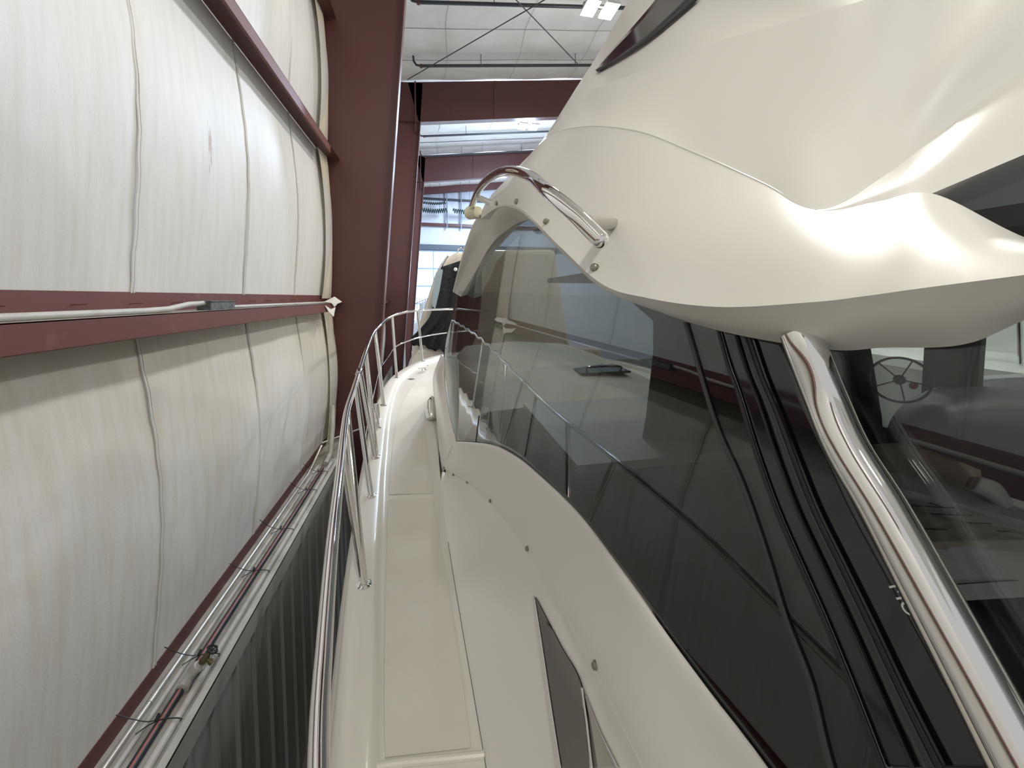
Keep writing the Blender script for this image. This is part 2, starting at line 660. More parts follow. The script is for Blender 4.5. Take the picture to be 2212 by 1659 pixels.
# --- girts (Z-section rails): web flat, outer flange up, inner flange down
def girt(y0, y1, z, down=0.095, up=0.10, name='wall_girt', m=REDD, lab='', screws=False, group=None):
    t = thing(name, lab, 'girt', W(XI, (y0 + y1) / 2, z), group)
    MB().box(XW, XI, y0, y1, EYE + z - 0.004, EYE + z).build('web', RED, t, smooth=False)
    ye = min(y1, 5.27) if y0 < 5 else y1
    if screws:
        MB().box(XW + 0.006, XI - 0.001, y0, ye, EYE + z + 0.0003, EYE + z + 0.0015).build('dust_layer', DUST, t, smooth=False)
    MB().box(XI - 0.004, XI, y0, ye, EYE + z - down, EYE + z + 0.0005).build('inner_flange', m, t, smooth=False)
    MB().box(XW, XW + 0.004, y0, y1, EYE + z, EYE + z + up).build('outer_flange', m, t, smooth=False)
    MB().box(XI - 0.02, XI - 0.003, y0, ye, EYE + z - down - 0.003, EYE + z - down).build('lip', m, t, smooth=False)
    if screws:
        yy = y0 + 0.1
        while yy < y1 - 0.05:
            if yy > 1.15:
                MB().tube([W(XW + 0.003, yy, z + 0.045), W(XW + 0.05, yy + 0.01, z + 0.047)], 0.0028, 6).build('pin', m, t)
            yy += 0.305
    return t


girt(YB, 5.79, Z_MID, lab='red steel wall rail at eye level carrying grey conduit', screws=True)
girt(YB, 5.79, Z_TOP, lab='red steel wall rail high on the insulated wall, cut by the top edge')
girt(YB, 5.79, Z_TOP2, lab='red steel wall rail nearest the roof above the high rail')
for y0, y1 in ((5.81, 11.59), (11.61, 17.39)):
    girt(y0, y1, Z_MID, lab='red steel wall rail ' + ('between the first and second columns' if y0 < 6 else 'between the second and third columns'))

# --- sill girt / ledge on top of the metal wainscot, with its services
XL = -1.105
led = thing('wall_ledge', 'dusty steel ledge carrying pipes on top of the ribbed liner wall', 'ledge', W(XL, 2, Z_SILL))
MB().box(XW, XL, YB, 5.6, EYE + Z_SILL - 0.01, EYE + Z_SILL).build('web', DUST, led, smooth=False)
MB().box(XW, XW + 0.004, YB, 5.6, EYE + Z_SILL, EYE + Z_SILL + 0.085).build('outer_flange', RED, led, smooth=False)
MB().box(XL - 0.035, XL, YB, 5.6, EYE + Z_SILL, EYE + Z_SILL + 0.004).build('cap_flashing', mat('pale_flashing', (0.5, 0.495, 0.46), 0.5, mott=(9, 0.5, 0.8, (0.3, 0.29, 0.26), (1, 0.4, 1))), led, smooth=False)
MB().box(XL - 0.003, XL, YB, 5.6, EYE + Z_SILL - 0.13, EYE + Z_SILL).build('fascia', GREYMET, led, smooth=False)
# ribbed wainscot
vs, row0, row1 = [], [], []
y = YB
while y < 20:
    for dy, dx in ((0, 0), (0.11, 0), (0.128, 0.016), (0.152, 0.016), (0.17, 0)):
        row0.append(W(XL - 0.02 + dx, y + dy, -EYE))
        row1.append(W(XL - 0.02 + dx, y + dy, Z_SILL - 0.01))
    y += 0.225
v, f = quadstrip([row0, row1])
add_mesh('wall_left_wainscot', v, f, WAINS, kind='structure', smooth=False)

zl = Z_SILL


def along(x, z, y0, y1, r, name, m, lab, cat='pipe', wav=0.0, group=None):
    pts = [W(x + wav * math.sin(yy * 2.3), yy, z + r) for yy in np.linspace(y0, y1, 24)]
    o = MB().tube(pts, r, 12).build(name, m)
    return tag(o, lab, cat, group)


c1 = thing('metal_conduit', 'bright steel conduit nearest the insulated wall on the ledge', 'conduit', W(-1.345, 2, zl))
MB().tube([W(-1.345, yy, zl + 0.0135) for yy in np.linspace(YB, 4.5, 20)] + [W(-1.345, 4.75, zl + 0.06), W(-1.32, 4.95, zl + 0.16)], 0.0125, 12).build('tube', EMT, c1)
for yy in (1.15, 2.05, 3.6):
    MB().tube([W(-1.345, yy, zl + 0.013), W(-1.345, yy + 0.05, zl + 0.013)], 0.0155, 12).build('coupling', EMT, c1)
along(-1.295, zl, YB, 4.7, 0.0125, 'grey_conduit', PVC, 'dull grey conduit between the steel conduit and black pipe on the ledge', 'conduit', 0.003)
along(-1.165, zl, YB, 4.75, 0.0175, 'plastic_pipe', PVC, 'pale grey plastic pipe nearest the ledge edge', 'pipe', 0.004)
bp = thing('black_hose_pipe', 'black air pipe with red stripe lying on the dusty ledge', 'pipe', W(-1.225, 2, zl))
bpts = [W(-1.228 + 0.006 * math.sin(yy * 2.0), yy, zl + 0.019) for yy in np.linspace(YB, 4.6, 30)]
MB().tube(bpts, 0.019, 14).build('tube', PIPEB, bp)
MB().tube([p + Vector((0.0045, 0, 0.0165)) for p in bpts], 0.0038, 6).build('stripe', STRIPE, bp)
# rising grey pipe and rod at the column
o = MB().tube([W(-1.22, 4.7, zl + 0.03), W(-1.22, 4.95, zl + 0.06), W(-1.25, 5.2, zl + 0.3), W(-1.27, 5.3, zl + 0.55)], 0.028, 12).build('bent_pipe', PVC)
tag(o, 'thick grey bent pipe rising from the ledge beside the column', 'pipe')
o = MB().tube([W(-1.33, 5.0, zl + 0.17), W(-0.93, 5.6, zl + 0.14)], 0.011, 10).build('tie_rod', EMT)
tag(o, 'thin steel rod running from the wall to the first column', 'rod')

# hose bib on the black pipe
hy = 0.5 * (Pz(368, 1490, zl).y + Pz(395, 1460, zl).y)
hb = thing('hose_bib', 'weathered brass valve with black wheel teed into the black pipe', 'valve', W(-1.225, hy, zl))
p0 = W(-1.225, hy - 0.05, zl + 0.02)
MB().lathe(W(-1.225, hy - 0.075, zl + 0.021), (0, 1, 0), [(0, 0.022), (0.004, 0.03), (0.03, 0.03), (0.034, 0.026), (0.10, 0.026), (0.105, 0.03), (0.13, 0.03), (0.134, 0.022)], 18).build('tee', GREYMET, hb)
MB().lathe(W(-1.225, hy, zl + 0.02), (0.62, 0.1, 0.75), [(0, 0.022), (0.045, 0.022), (0.047, 0.026), (0.06, 0.026), (0.062, 0.018), (0.075, 0.018)], 16).build('nipple', PVC, hb)
ax = Vector((0.62, 0.1, 0.75)).normalized()
b0 = W(-1.225, hy, zl + 0.02) + ax * 0.072
MB().lathe(b0, ax, [(0, 0.014), (0.012, 0.019), (0.035, 0.016), (0.05, 0.011), (0.065, 0.007), (0.078, 0.006)], 14).build('valve_body', BRASS, hb)
MB().lathe(b0 + ax * 0.03, (0.75, -0.25, -0.5), [(0, 0.01), (0.02, 0.010), (0.032, 0.014), (0.045, 0.014)], 14).build('spout', BRASS, hb)
u = ax.cross(Vector((0, 1, 0))).normalized()
w = ax.cross(u)
hwc = b0 + ax * 0.078
hw = MB().tube([hwc + (u * math.cos(a) + w * math.sin(a)) * (0.024 + 0.003 * math.cos(6 * a)) for a in np.linspace(0, 2 * math.pi, 37)[:-1]], 0.0042, 8, closed=True)
for a in np.linspace(0, 2 * math.pi, 7)[:-1]:
    hw.tube([hwc, hwc + (u * math.cos(a) + w * math.sin(a)) * 0.022], 0.003, 6)
hw.build('hand_wheel', BLACKM, hb)

# cable ties round the pipes
TIES = [('front tie, long loose tail over the black pipe', 305, 1570), ('tie just behind the brass valve', 412, 1424), ('tie with a looping tail by the second wall seam', 578, 1150),
        ('tie in the middle of the far ledge', 530, 1240), ('tie shortly before the column', 643, 1063), ('tie nearest the column', 675, 1022)]
for i, (lb, px, py) in enumerate(TIES):
    yy = Pz(px, py, zl + 0.03).y
    t = thing('cable_tie', 'black cable ' + lb, 'cable tie', W(-1.22, yy, zl), 'cable ties round the ledge pipes')
    loop = [W(-1.15, yy + 0.01, zl + 0.012), W(-1.14, yy, zl + 0.032), W(-1.17, yy, zl + 0.042), W(-1.225, yy, zl + 0.045), W(-1.27, yy - 0.01, zl + 0.036), W(-1.30, yy - 0.03, zl + 0.03)]
    MB().tube(spline(loop, 18), 0.0026, 6).build('strap', BLACKM, t)
    s = (0.7, 1, 1.3, 0.8, 1.1, 1.2)[i]
    tail = [W(-1.235, yy, zl + 0.046), W(-1.27, yy - 0.01, zl + 0.06), W(-1.32, yy - 0.02 * s, zl + 0.075 + 0.02 * s), W(-1.37, yy - 0.035 * s, zl + 0.09 + 0.06 * s)]
    MB().tube(spline(tail, 14), 0.0022, 6).build('tail', BLACKM, t)
    MB().obox(W(-1.238, yy + 0.008, zl + 0.052), (0.005, 0, 0), (0, 0.011, 0.004), (0, 0, 0.005)).build('head', BLACKM, t, smooth=False)

# conduit on the middle girt and junction box
cz = Z_MID + 0.014
xj = -1.245
yj0 = Px(440, 665, xj).y
yj1 = Px(494, 665, xj).y
o = MB().tube([W(xj, yy, cz) for yy in np.linspace(YB, yj0 - 0.45, 14)] + [W(xj, yj0 - 0.3, cz + 0.004), W(xj, yj0 - 0.14, cz + 0.024), W(xj, yj0, cz + 0.028)], 0.0135, 12).build('grey_conduit', PVC)
tag(o, 'grey conduit lying along the eye level rail before the box', 'conduit')
o = MB().tube([W(xj, yj1, cz + 0.004), W(xj, yj1 + 0.1, cz), W(xj, 5.2, cz)], 0.0105, 12).build('grey_conduit', PVC)
tag(o, 'grey conduit running from the box on to the column', 'conduit')
jb = thing('junction_box', 'small galvanised junction box on the eye level rail', 'junction box', W(xj, (yj0 + yj1) / 2, Z_MID))
bmj = bmesh.new()
bmesh.ops.create_cube(bmj, size=1)
MBJ = MB().box(xj - 0.035, xj + 0.035, yj0, yj1, EYE + Z_MID + 0.001, EYE + Z_MID + 0.05)
bmj.free()
GALV = mat('galvanised_steel', (0.16, 0.17, 0.17), 0.5, metal=0.4, mott=(40, 0.4, 0.7, (0.07, 0.075, 0.08), (1, 1, 1)))
MBJ.build('body', GALV, jb, smooth=False)
MB().box(xj - 0.04, xj + 0.04, yj0 - 0.005, yj1 + 0.005, EYE + Z_MID + 0.05, EYE + Z_MID + 0.055).build('cover', GALV, jb, smooth=False)

# tape scraps on the rail end at the column
tp = thing('tape_scrap', 'torn white tape stuck on the rail end at the first column', 'tape', W(-1.2, 4.9, Z_MID))
q = [Px(700, 652, -1.19), Px(722, 641, -1.17), Px(738, 652, -1.15), Px(728, 656, -1.16), Px(722, 663, -1.18), Px(716, 655, -1.185)]
MB().prism(q, (0.004, 0.01, 0)).build('upper_strip', TAPE, tp, smooth=False)
q = [Px(702, 660, -1.19), Px(714, 668, -1.18), Px(724, 664, -1.17), Px(722, 672, -1.17), Px(720, 684, -1.17), Px(710, 674, -1.18)]
MB().prism(q, (0.004, 0.01, 0)).build('lower_strip', TAPE, tp, smooth=False)


# --- columns and rafters: tapered I sections
def icolumn(y, lab):
    t = thing('steel_column', lab, 'column', (-1.2, y, 0), 'red steel frame columns')
    xb, xt = -1.0, -0.233      # inner flange x at the floor and at the knee
    zt = EYE + 5.0
    # web
    o = [Vector((XW, y, 0)), Vector((xb, y, 0)), Vector((xt - 0.0, y, zt)), Vector((xt + 0.08, y, zt + 1.07)), Vector((XW, y, zt + 1.02))]
    MB().prism([p + Vector((0, -0.005, 0)) for p in o], (0, 0.01, 0)).build('web', RED, t, smooth=False)
    # inner flange
    q = [Vector((xb, y - 0.1, 0)), Vector((xb + 0.016, y - 0.1, 0)), Vector((xt + 0.016, y - 0.1, zt)), Vector((xt, y - 0.1, zt))]
    MB().prism(q, (0, 0.2, 0)).build('inner_flange', RED, t, smooth=False)
    MB().box(XW - 0.01, XW, y - 0.1, y + 0.1, 0, zt + 1.0).build('outer_flange', RED, t, smooth=False)
    MB().box(XW - 0.05, xb + 0.1, y - 0.14, y + 0.14, 0, 0.02).build('base_plate', RED, t, smooth=False)
    # stiffener and girt clip
    MB().box(XW, xt - 0.08, y - 0.09, y - 0.005, zt - 0.05, zt - 0.038).build('stiffener', RED, t, smooth=False)
    return t


icolumn(COLY[0], 'big red steel column nearest the viewer, beside the insulated wall')
icolumn(COLY[1], 'red steel column seen just past the nearest column')
icolumn(COLY[2], 'red steel column farthest off, a dark strip near the shed door')


def rafter(y, lab, x1=14.0):
    t = thing('roof_rafter', lab, 'rafter', (XW, y, EYE + 6), 'red steel roof rafters')
    x0 = -0.26
    zb0 = EYE + 4.96
    sl = 0.125
    pts = [Vector((XW, y - 0.005, EYE + roof_z(XW) - 0.06)), Vector((x1, y - 0.005, EYE + roof_z(x1) - 0.06)),
           Vector((x1, y - 0.005, zb0 + sl * x1 + 0.1)), Vector((x0, y - 0.005, zb0))]
    MB().prism([Vector((x0 - 0.3, y - 0.005, EYE + roof_z(x0 - 0.3) - 0.07))] + pts[1:], (0, 0.01, 0)).build('web', RED, t, smooth=False)
    q = [Vector((x0, y - 0.11, zb0)), Vector((x1, y - 0.11, zb0 + sl * x1 + 0.1)), Vector((x1, y - 0.11, zb0 + sl * x1 + 0.084)), Vector((x0, y - 0.11, zb0 - 0.016))]
    MB().prism(q, (0, 0.22, 0)).build('bottom_flange', RED, t, smooth=False)
    for xs in (1.95, 7.0):
        MB().box(xs - 0.05, xs + 0.05, y - 0.03, y - 0.005, zb0 + sl * xs + 0.03, EYE + roof_z(xs) - 0.08).build('stiffener', RED, t, smooth=False)
    MB().box(-0.38, -0.34, y - 0.09, y - 0.005, zb0 - 0.3, EYE + roof_z(-0.4) - 0.08).build('end_plate', RED, t, smooth=False)
    return t


rafter(COLY[0], 'red steel rafter over the nearest column, above the frame of view', 9.0)
rafter(COLY[1], 'broad red steel rafter crossing below the first bay of ceiling')
rafter(COLY[2], 'red steel rafter further back beneath the cooler lit bay')


# --- roof insulation: sagging quilt between purlins (purlins run across the bays)
def ceiling(name, y0, y1, x0=-1.42, x1=14.0):
    ny, nx = int((y1 - y0) / 0.06), 90
    pur = 1.22
    rows = []
    for j in range(ny + 1):
        y = y0 + (y1 - y0) * j / ny
        ph = ((y - 5.8) % pur) / pur
        sag = -0.055 * math.sin(math.pi * ph)
        row = []
        for i in range(nx + 1):
            x = x0 + (x1 - x0) * i / nx
            s2 = 0.012 * math.sin(x * 3.1 + y * 0.7) * math.sin(math.pi * ph)
            row.append(W(x, y, roof_z(x) + sag + s2))
        rows.append(row)
    v, f = quadstrip(rows)
    return add_mesh(name, v, f, INS_ROOF, kind='structure')


ceiling('ceiling', -8, 5.8)
ceiling('ceiling_middle', 5.8, 11.6)
ceiling('ceiling_far', 11.6, 17.4)
ceiling('ceiling_end', 17.4, ENDY)
n = 0
SEAMG = mat('roof_seam_line', (0.35, 0.34, 0.31), 0.7)
for yy in np.arange(5.8 + 1.22, ENDY - 0.3, 1.22):
    n += 1
    pts = [W(x, yy + 0.01 * math.sin(x * 2), roof_z(x) - 0.012) for x in np.linspace(-1.3, 13, 30)]
    MB().tube(pts, 0.006, 5).build('trim_roof_%d' % n, SEAMG, kind='structure')
for xx in (0.35, 2.25, 4.1, 6.0):
    for y0, y1 in ((5.9, 11.5), (11.7, 17.3)):
        n += 1
        pts = [W(xx + 0.06 * math.sin(yy * 1.9) - 0.02 * yy + 0.3, yy, roof_z(xx) - 0.055 * abs(math.sin(math.pi * ((yy - 5.8) % 1.22) / 1.22)) - 0.012) for yy in np.linspace(y0, y1, 60)]
        MB().tube(pts, 0.005, 5).build('trim_roof_%d' % n, SEAMG, kind='structure')


# --- sprinkler pipes
def sprinkler(y, lab, x0=-0.20, big=0.9):
    zz = roof_z(0) - 0.36
    t = thing('sprinkler_pipe', lab, 'pipe', W(x0, y, zz), 'sprinkler pipes under the roof')
    r = 0.04 * big
    MB().tube([W(x0, y, zz + 0.0), W(13, y, zz + 0.125 * 13)], r, 12).build('pipe', SPRK, t)
    MB().tube([W(x0 + 0.04, y, zz), W(x0 - 0.09, y, zz + 0.015), W(x0 - 0.15, y, zz + 0.1), W(x0 - 0.16, y, zz + 0.22)], 0.026, 10).build('elbow', SPRK, t)
    MB().tube([W(x0 + 0.0, y, zz), W(x0 + 0.06, y, zz)], r * 1.3, 12).build('coupling', RED, t)
    for xs in (1.35, 3.95, 7.0):
        MB().tube([W(xs, y, zz + 0.125 * xs), W(xs, y, roof_z(xs) - 0.03)], 0.009, 6).build('hanger', SPRK, t)
    return t


sprinkler(8.2, 'dark sprinkler pipe along the top edge under the near ceiling bay')
sprinkler(10.35, 'dark sprinkler pipe just before the broad rafter')
sprinkler(14.7, 'dark sprinkler pipe under the cooler lit bay beside the twin lamp')
sprinkler(16.75, 'dark sprinkler pipe at the back of the cooler lit bay')
o = MB().tube([W(-0.5, 15.8, roof_z(0) - 0.2), W(13, 15.8, roof_z(13) - 0.2)], 0.012, 8).build('roof_cable', SPRK)
tag(o, 'thin dark cable strung across the cooler lit bay', 'cable')
# brace rods
o = MB().tube([Py(880, 172, 10.4), Py(1145, 18, 7.6), Py(1210, -20, 7.0)], 0.011, 8).build('brace_rod', SPRK)
tag(o, 'thin steel brace rod slanting up to the right under the near ceiling', 'rod')
o = MB().tube([Py(1115, 0, 7.6), Py(1250, 140, 10.1)], 0.011, 8).build('brace_rod', SPRK)
tag(o, 'thin steel brace rod slanting down to the right under the near ceiling', 'rod')


# --- high-bay lamps: two LED panels on a slim frame
def lamp(x, y, lab):
    z = roof_z(x) - 0.86
    t = thing('high_bay_lamp', lab, 'lamp', W(x, y, z), 'high bay lamps under the roof')
    MB().box(x - 0.36, x + 0.36, y - 0.03, y + 0.03, EYE + z + 0.06, EYE + z + 0.1).build('frame', GREYMET, t, smooth=False)
    for s in (-1, 1):
        h = MB().box(x + s * 0.2 - 0.14, x + s * 0.2 + 0.14, y - 0.22, y + 0.22, EYE + z + 0.012, EYE + z + 0.06).build('housing', WHITEP, t, smooth=False)
        MB().box(x + s * 0.2 - 0.13, x + s * 0.2 + 0.13, y - 0.21, y + 0.21, EYE + z, EYE + z + 0.012).build('lens', LENS, h, smooth=False)
        MB().tube([W(x + s * 0.3, y, z + 0.1), W(x + s * 0.3, y, roof_z(x) - 0.02)], 0.005, 6).build('hanger', SPRK, t)
    return t


lamp(3.4, 2.1, 'bright twin panel lamp above and behind the yacht, off the picture')
lamp(3.4, 7.56, 'bright twin panel lamp cut by the top edge beside a sprinkler pipe')
lamp(3.3, 13.0, 'bright twin panel lamp in the cooler lit bay below the broad rafter')

# --- end wall with the glazed door
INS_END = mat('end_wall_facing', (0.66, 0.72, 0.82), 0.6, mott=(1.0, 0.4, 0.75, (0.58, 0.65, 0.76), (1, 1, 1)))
dz1 = (642 - 541) / 831 * 22.0
MB().box(-1.45, 16, ENDY, ENDY + 0.15, EYE + dz1 + 0.0, EYE + 8.9).build('wall_back', INS_END, kind='structure', smooth=False)
MB().box(-1.45, -1.2, ENDY, ENDY + 0.15, 0, EYE + dz1).build('wall_back_pier', INS_END, kind='structure', smooth=False)
MB().box(7.0, 16, ENDY, ENDY + 0.15, 0, EYE + dz1).build('wall_back_side', INS_END, kind='structure', smooth=False)
o = MB().box(-1.4, 9, ENDY - 0.12, ENDY - 0.002, EYE + dz1 + 0.02, EYE + dz1 + 0.32).build('door_header', mat('blue_grey_steel', (0.10, 0.13, 0.16), 0.5), smooth=False)
tag(o, 'dark blue grey steel beam over the glazed shed door', 'beam')
o = MB().box(-1.4, 14, ENDY - 0.2, ENDY - 0.002, EYE + 4.02, EYE + 4.18).build('wall_girt', RED, smooth=False)
tag(o, 'red horizontal rail across the back wall above the door', 'girt')
o = MB().box(-1.4, 14, ENDY - 0.2, ENDY - 0.002, EYE + 5.48, EYE + 5.58).build('wall_girt', SPRK, smooth=False)
tag(o, 'dark horizontal rail high on the back wall above the coils', 'girt')
rf = [W(-1.3, ENDY - 0.3, roof_z(-1.3) + 0.0), W(14, ENDY - 0.3, roof_z(14)), W(14, ENDY - 0.3, roof_z(14) + 0.4), W(-1.3, ENDY - 0.3, roof_z(-1.3) + 0.4)]
rf = [p + Vector((0, 0, -0.45)) for p in rf]
o = MB().prism(rf, (0, 0.1, 0)).build('roof_rafter', RED, smooth=False)
tag(o, 'shallow red rafter against the back wall under the roof', 'rafter')
for xs in (0.95, 1.75, 4.9):
    o = MB().box(xs - 0.035, xs + 0.035, ENDY - 0.26, ENDY - 0.2, EYE + 3.9, EYE + 6.0).build('wall_post', mat('slate_post', (0.2, 0.24, 0.3), 0.5), smooth=False)
    tag(o, 'thin grey vertical post on the back wall, %s' % {0.95: 'left of three', 1.75: 'between the green coils', 4.9: 'hidden towards the right'}[xs], 'post')


def coil(px0, px1, py, Y, r, lab):
    a, b = Py(px0, py, Y), Py(px1, py + 1, Y)
    n = int((b - a).length / 0.11)
    pts = []
    for i in range(n * 12):
        u = i / (n * 12 - 1)
        c = a.lerp(b, u) + Vector((0, 0, -0.06 * math.sin(math.pi * u)))
        an = 2 * math.pi * n * u
        pts.append(c + Vector((0, math.cos(an) * r, math.sin(an) * r)))
    o = MB().tube(pts, 0.028, 6).build('coiled_hose', GREEN)
    return tag(o, lab, 'hose', 'green coils by the back wall')


for px_ in (930, 950, 995, 1015):
    a_ = Py(px_, 455, 21.8)
    o = MB().tube([a_, Vector((a_.x, a_.y, EYE + roof_z(a_.x) - 0.02))], 0.008, 6).build('hanging_wire', SPRK)
    tag(o, {930: 'thin wire holding the left green coils at their left end', 950: 'thin wire holding the left green coils at their right end', 995: 'thin wire holding the right green coil at its left', 1015: 'thin wire holding the right green coil near the handrail'}[px_], 'wire')
coil(912, 963, 437, 21.8, 0.055, 'upper dark green coil hanging before the back wall')
coil(911, 966, 453, 21.8, 0.11, 'lower left dark green coil hanging before the back wall')
coil(979, 1030, 455, 21.8, 0.11, 'lower right dark green coil beside the handrail')

# glazed sectional door
dr = thing('door_1', 'tall glazed sectional shed door letting in daylight', 'door', (3, ENDY, 0))
del dr['category'], dr['label']
dr['kind'] = 'structure'
FRM = mat('blue_door_frame', (0.30, 0.45, 0.60), 0.5)
dx0, dx1 = -1.2, 7.0
zz = EYE + dz1
row = 0
while zz > 0.15:
    ph = 1.0
    xx = dx0
    MB().box(dx0, dx1, ENDY - 0.04, ENDY + 0.02, zz - 0.08, zz).build('rail', FRM, dr, smooth=False)
    while xx < dx1 - 0.1:
        x2 = min(xx + 1.37, dx1)
        MB().box(xx + 0.03, x2 - 0.03, ENDY, ENDY + 0.01, max(zz - ph, 0.02), zz - 0.08).build('pane', PANE, dr, smooth=False)
        MB().box(x2 - 0.03, x2 + 0.03, ENDY - 0.03, ENDY + 0.02, max(zz - ph, 0.02), zz - 0.08).build('mullion', FRM, dr, smooth=False)
        xx = x2
    zz -= ph

#__BOAT__
# =================================================================== THE YACHT
from mathutils.bvhtree import BVHTree
yt = thing('motor_yacht', 'white motor yacht with tall tinted side windows and chrome rails, filling the right side', 'yacht', (1.5, 2.5, 0))

SH_Y = [-3, 1, 2, 2.7, 3.2, 4.1, 5, 6, 8]
SH_Z = [-1.54, -1.50, -1.45, -1.40, -1.34, -1.19, -1.09, -1.04, -1.0]


def zs(y):
    return float(np.interp(y, SH_Y, SH_Z))


def Pd(px, py, off=0.0):
    """point of the picture lying on the deck sheer"""
    lo, hi = 0.2, 14.0
    for _ in range(60):
        m = (lo + hi) / 2
        p = P(px, py, m)
        if p.z - EYE > zs(p.y) + off:
            lo = m
        else:
            hi = m
    return P(px, py, lo)


def surf(name, rows, m, nu, nv, parent=yt, su=True, sv=True, thick=0.0, off=-1, flip=False):
    v, f = patch(rows, nu, nv, su, sv)
    if flip:
        f = [tuple(reversed(q)) for q in f]
    o = add_mesh(name, v, f, m, parent)
    if thick:
        solid(o, thick, off)
    return o, BVHTree.FromPolygons([tuple(p) for p in v], f)


def hit(bvhs, px, py, off=0.0):
    """first point of the given surfaces under the picture point, pulled off by off metres"""
    d = ray(px, py).normalized()
    best = None
    for b in bvhs:
        h = b.ray_cast(CAM_O, d)
        if h[0] is not None and (best is None or h[3] < best[3]):
            best = h
    if best is None:
        return None, None
    n = best[1]
    if n.dot(d) > 0:
        n = -n
    return best[0] + n * off, n


def decal(name, A, B, bvhs, m, off=0.004, n=40, k=6, parent=yt, thick=0.003):
    """strip following a surface between two boundary lines of the picture"""
    def res(L):
        L = [Vector((p[0], p[1], 0)) for p in L]
        if len(L) > 3:
            L = spline(L, 160)
        acc = [0]
        for a, b in zip(L, L[1:]):
            acc.append(acc[-1] + (b - a).length)
        out = []
        for s in np.linspace(0, acc[-1], n):
            i = min(max(int(np.searchsorted(acc, s)) - 1, 0), len(L) - 2)
            out.append(L[i].lerp(L[i + 1], (s - acc[i]) / max(acc[i + 1] - acc[i], 1e-9)))
        return out
    a, b = res(A), res(B)
    rows = []
    last = None
    for j in range(k):
        row = []
        for p, q in zip(a, b):
            r = p.lerp(q, j / (k - 1))
            h, _ = hit(bvhs, r.x, r.y, off)
            if h is None:
                h = last
            last = h
            row.append(h)
        rows.append(row)
    v, f = quadstrip(rows)
    o = add_mesh(name, v, f, m, parent)
    if thick:
        solid(o, thick, 0)
    return o


# ---------------------------------------------------------------- deck and hull
YS = list(np.linspace(-1.2, 7.35, 110))
base = [Pd(786, 1263), Pd(802, 1073), Pd(811, 990), Pd(829, 877), Pd(857, 817), Pd(913, 782)]
Bc = [W(-0.10, -1.2, zs(-1.2)), W(-0.17, 0.2, zs(0.2)), W(-0.255, 1.2, zs(1.2))] + base + [W(0.30, 6.9, zs(6.9)), W(1.12, 7.36, zs(7.4))]
Bd = byY(Bc, YS)
# outline normals in plan, pointing outboard
nrm = []
for i in range(len(Bd)):
    a, b = Bd[max(i - 1, 0)], Bd[min(i + 1, len(Bd) - 1)]
    t = (b - a)
    t.z = 0
    t.normalize()
    nrm.append(Vector((-t.y, t.x, 0)))


def offs(d, dz):
    return [p + n * d + Vector((0, 0, dz)) for p, n in zip(Bd, nrm)]


K0c = [W(0.235, -1.2, zs(-1.2)), W(0.215, 0.3, zs(0.3))] + [Pd(1055, 1659), Pd(968, 1155), Pd(950, 1000), Pd(943, 900), Pd(938, 830)] + [W(0.12, 5.9, zs(5.9)), W(0.55, 6.7, zs(6.7)), W(1.1, 7.2, zs(7.2))]
K0 = byY(K0c, YS)
cxl = lambda y: 1.78 - 0.07 * (y + 1.2)


def mirror(row):
    return [Vector((2 * cxl(p.y) - p.x, p.y, p.z)) for p in row]


low = -0.032
rowsD = [offs(0.085, -0.03), offs(0.078, 0.004), offs(0.06, 0.014), offs(0.0, 0.012), offs(-0.045, 0.010), offs(-0.058, 0.0), offs(-0.072, low * 0.8), offs(-0.095, low)]
inner = [p + Vector((-0.012, 0, low)) for p in K0]
rowsD += [[a.lerp(b, t) for a, b in zip(rowsD[-1], inner)] for t in (0.15, 0.5, 0.85)]
rowsD += [inner, [p + Vector((-0.003, 0, low)) for p in K0]]
v, f = quadstrip(rowsD)
deck = add_mesh('side_deck', v, f, GEL2, yt, angle=60)
bv_deck = BVHTree.FromPolygons([tuple(p) for p in v], f)
v, f = quadstrip([mirror(r) for r in rowsD])
add_mesh('side_deck', v, f, GEL2, yt, angle=60)
# black bedding seam along the inner edge of the walkway
sel = [p + Vector((-0.002, 0, low + 0.002)) for p, y in zip(K0, YS) if 0.9 < y < 2.28]
MB().tube(sel, 0.0014, 6).build('deck_seam', CRACK, yt)

hullrows = [offs(0.085, -0.03), offs(0.105, -0.05), offs(0.105, -0.09), offs(0.085, -0.11), offs(0.05, -0.45), offs(-0.05, -1.1)]
hr = hullrows[:]
for fr, z in ((0.30, 0.9), (0.65, 0.45), (1.0, 0.0)):
    row = []
    for p in hullrows[-1]:
        cxx = cxl(p.y)
        row.append(Vector((p.x + (cxx - p.x) * fr, min(p.y, 7.3 - fr * 1.2) if p.y > 5 else p.y, z)))
    hr.append(row)
v, f = quadstrip(hr)
add_mesh('hull', v, [tuple(reversed(q)) for q in f], GEL, yt)
v, f = quadstrip([mirror(r) for r in hr])
add_mesh('hull', v, f, GEL, yt)
tr = [r[0] for r in hr]
MB().add(tr + [Vector((2 * cxl(p.y) - p.x, p.y, p.z)) for p in reversed(tr)], [tuple(range(2 * len(tr)))]).build('transom', GEL, yt, smooth=False)

# nonskid panels on the walkway
def panel(pxl, name='nonskid_panel'):
    L = [Pd(*p, low + 0.003) for p in pxl[0]]
    R = [Pd(*p, low + 0.003) for p in pxl[1]]
    a, b = arcspline(L, 24), arcspline(R, 24)
    v, f = quadstrip([[p.lerp(q, t) for p, q in zip(a, b)] for t in np.linspace(0, 1, 6)])
    o = add_mesh(name, v, f, NONSKID, yt)
    return o


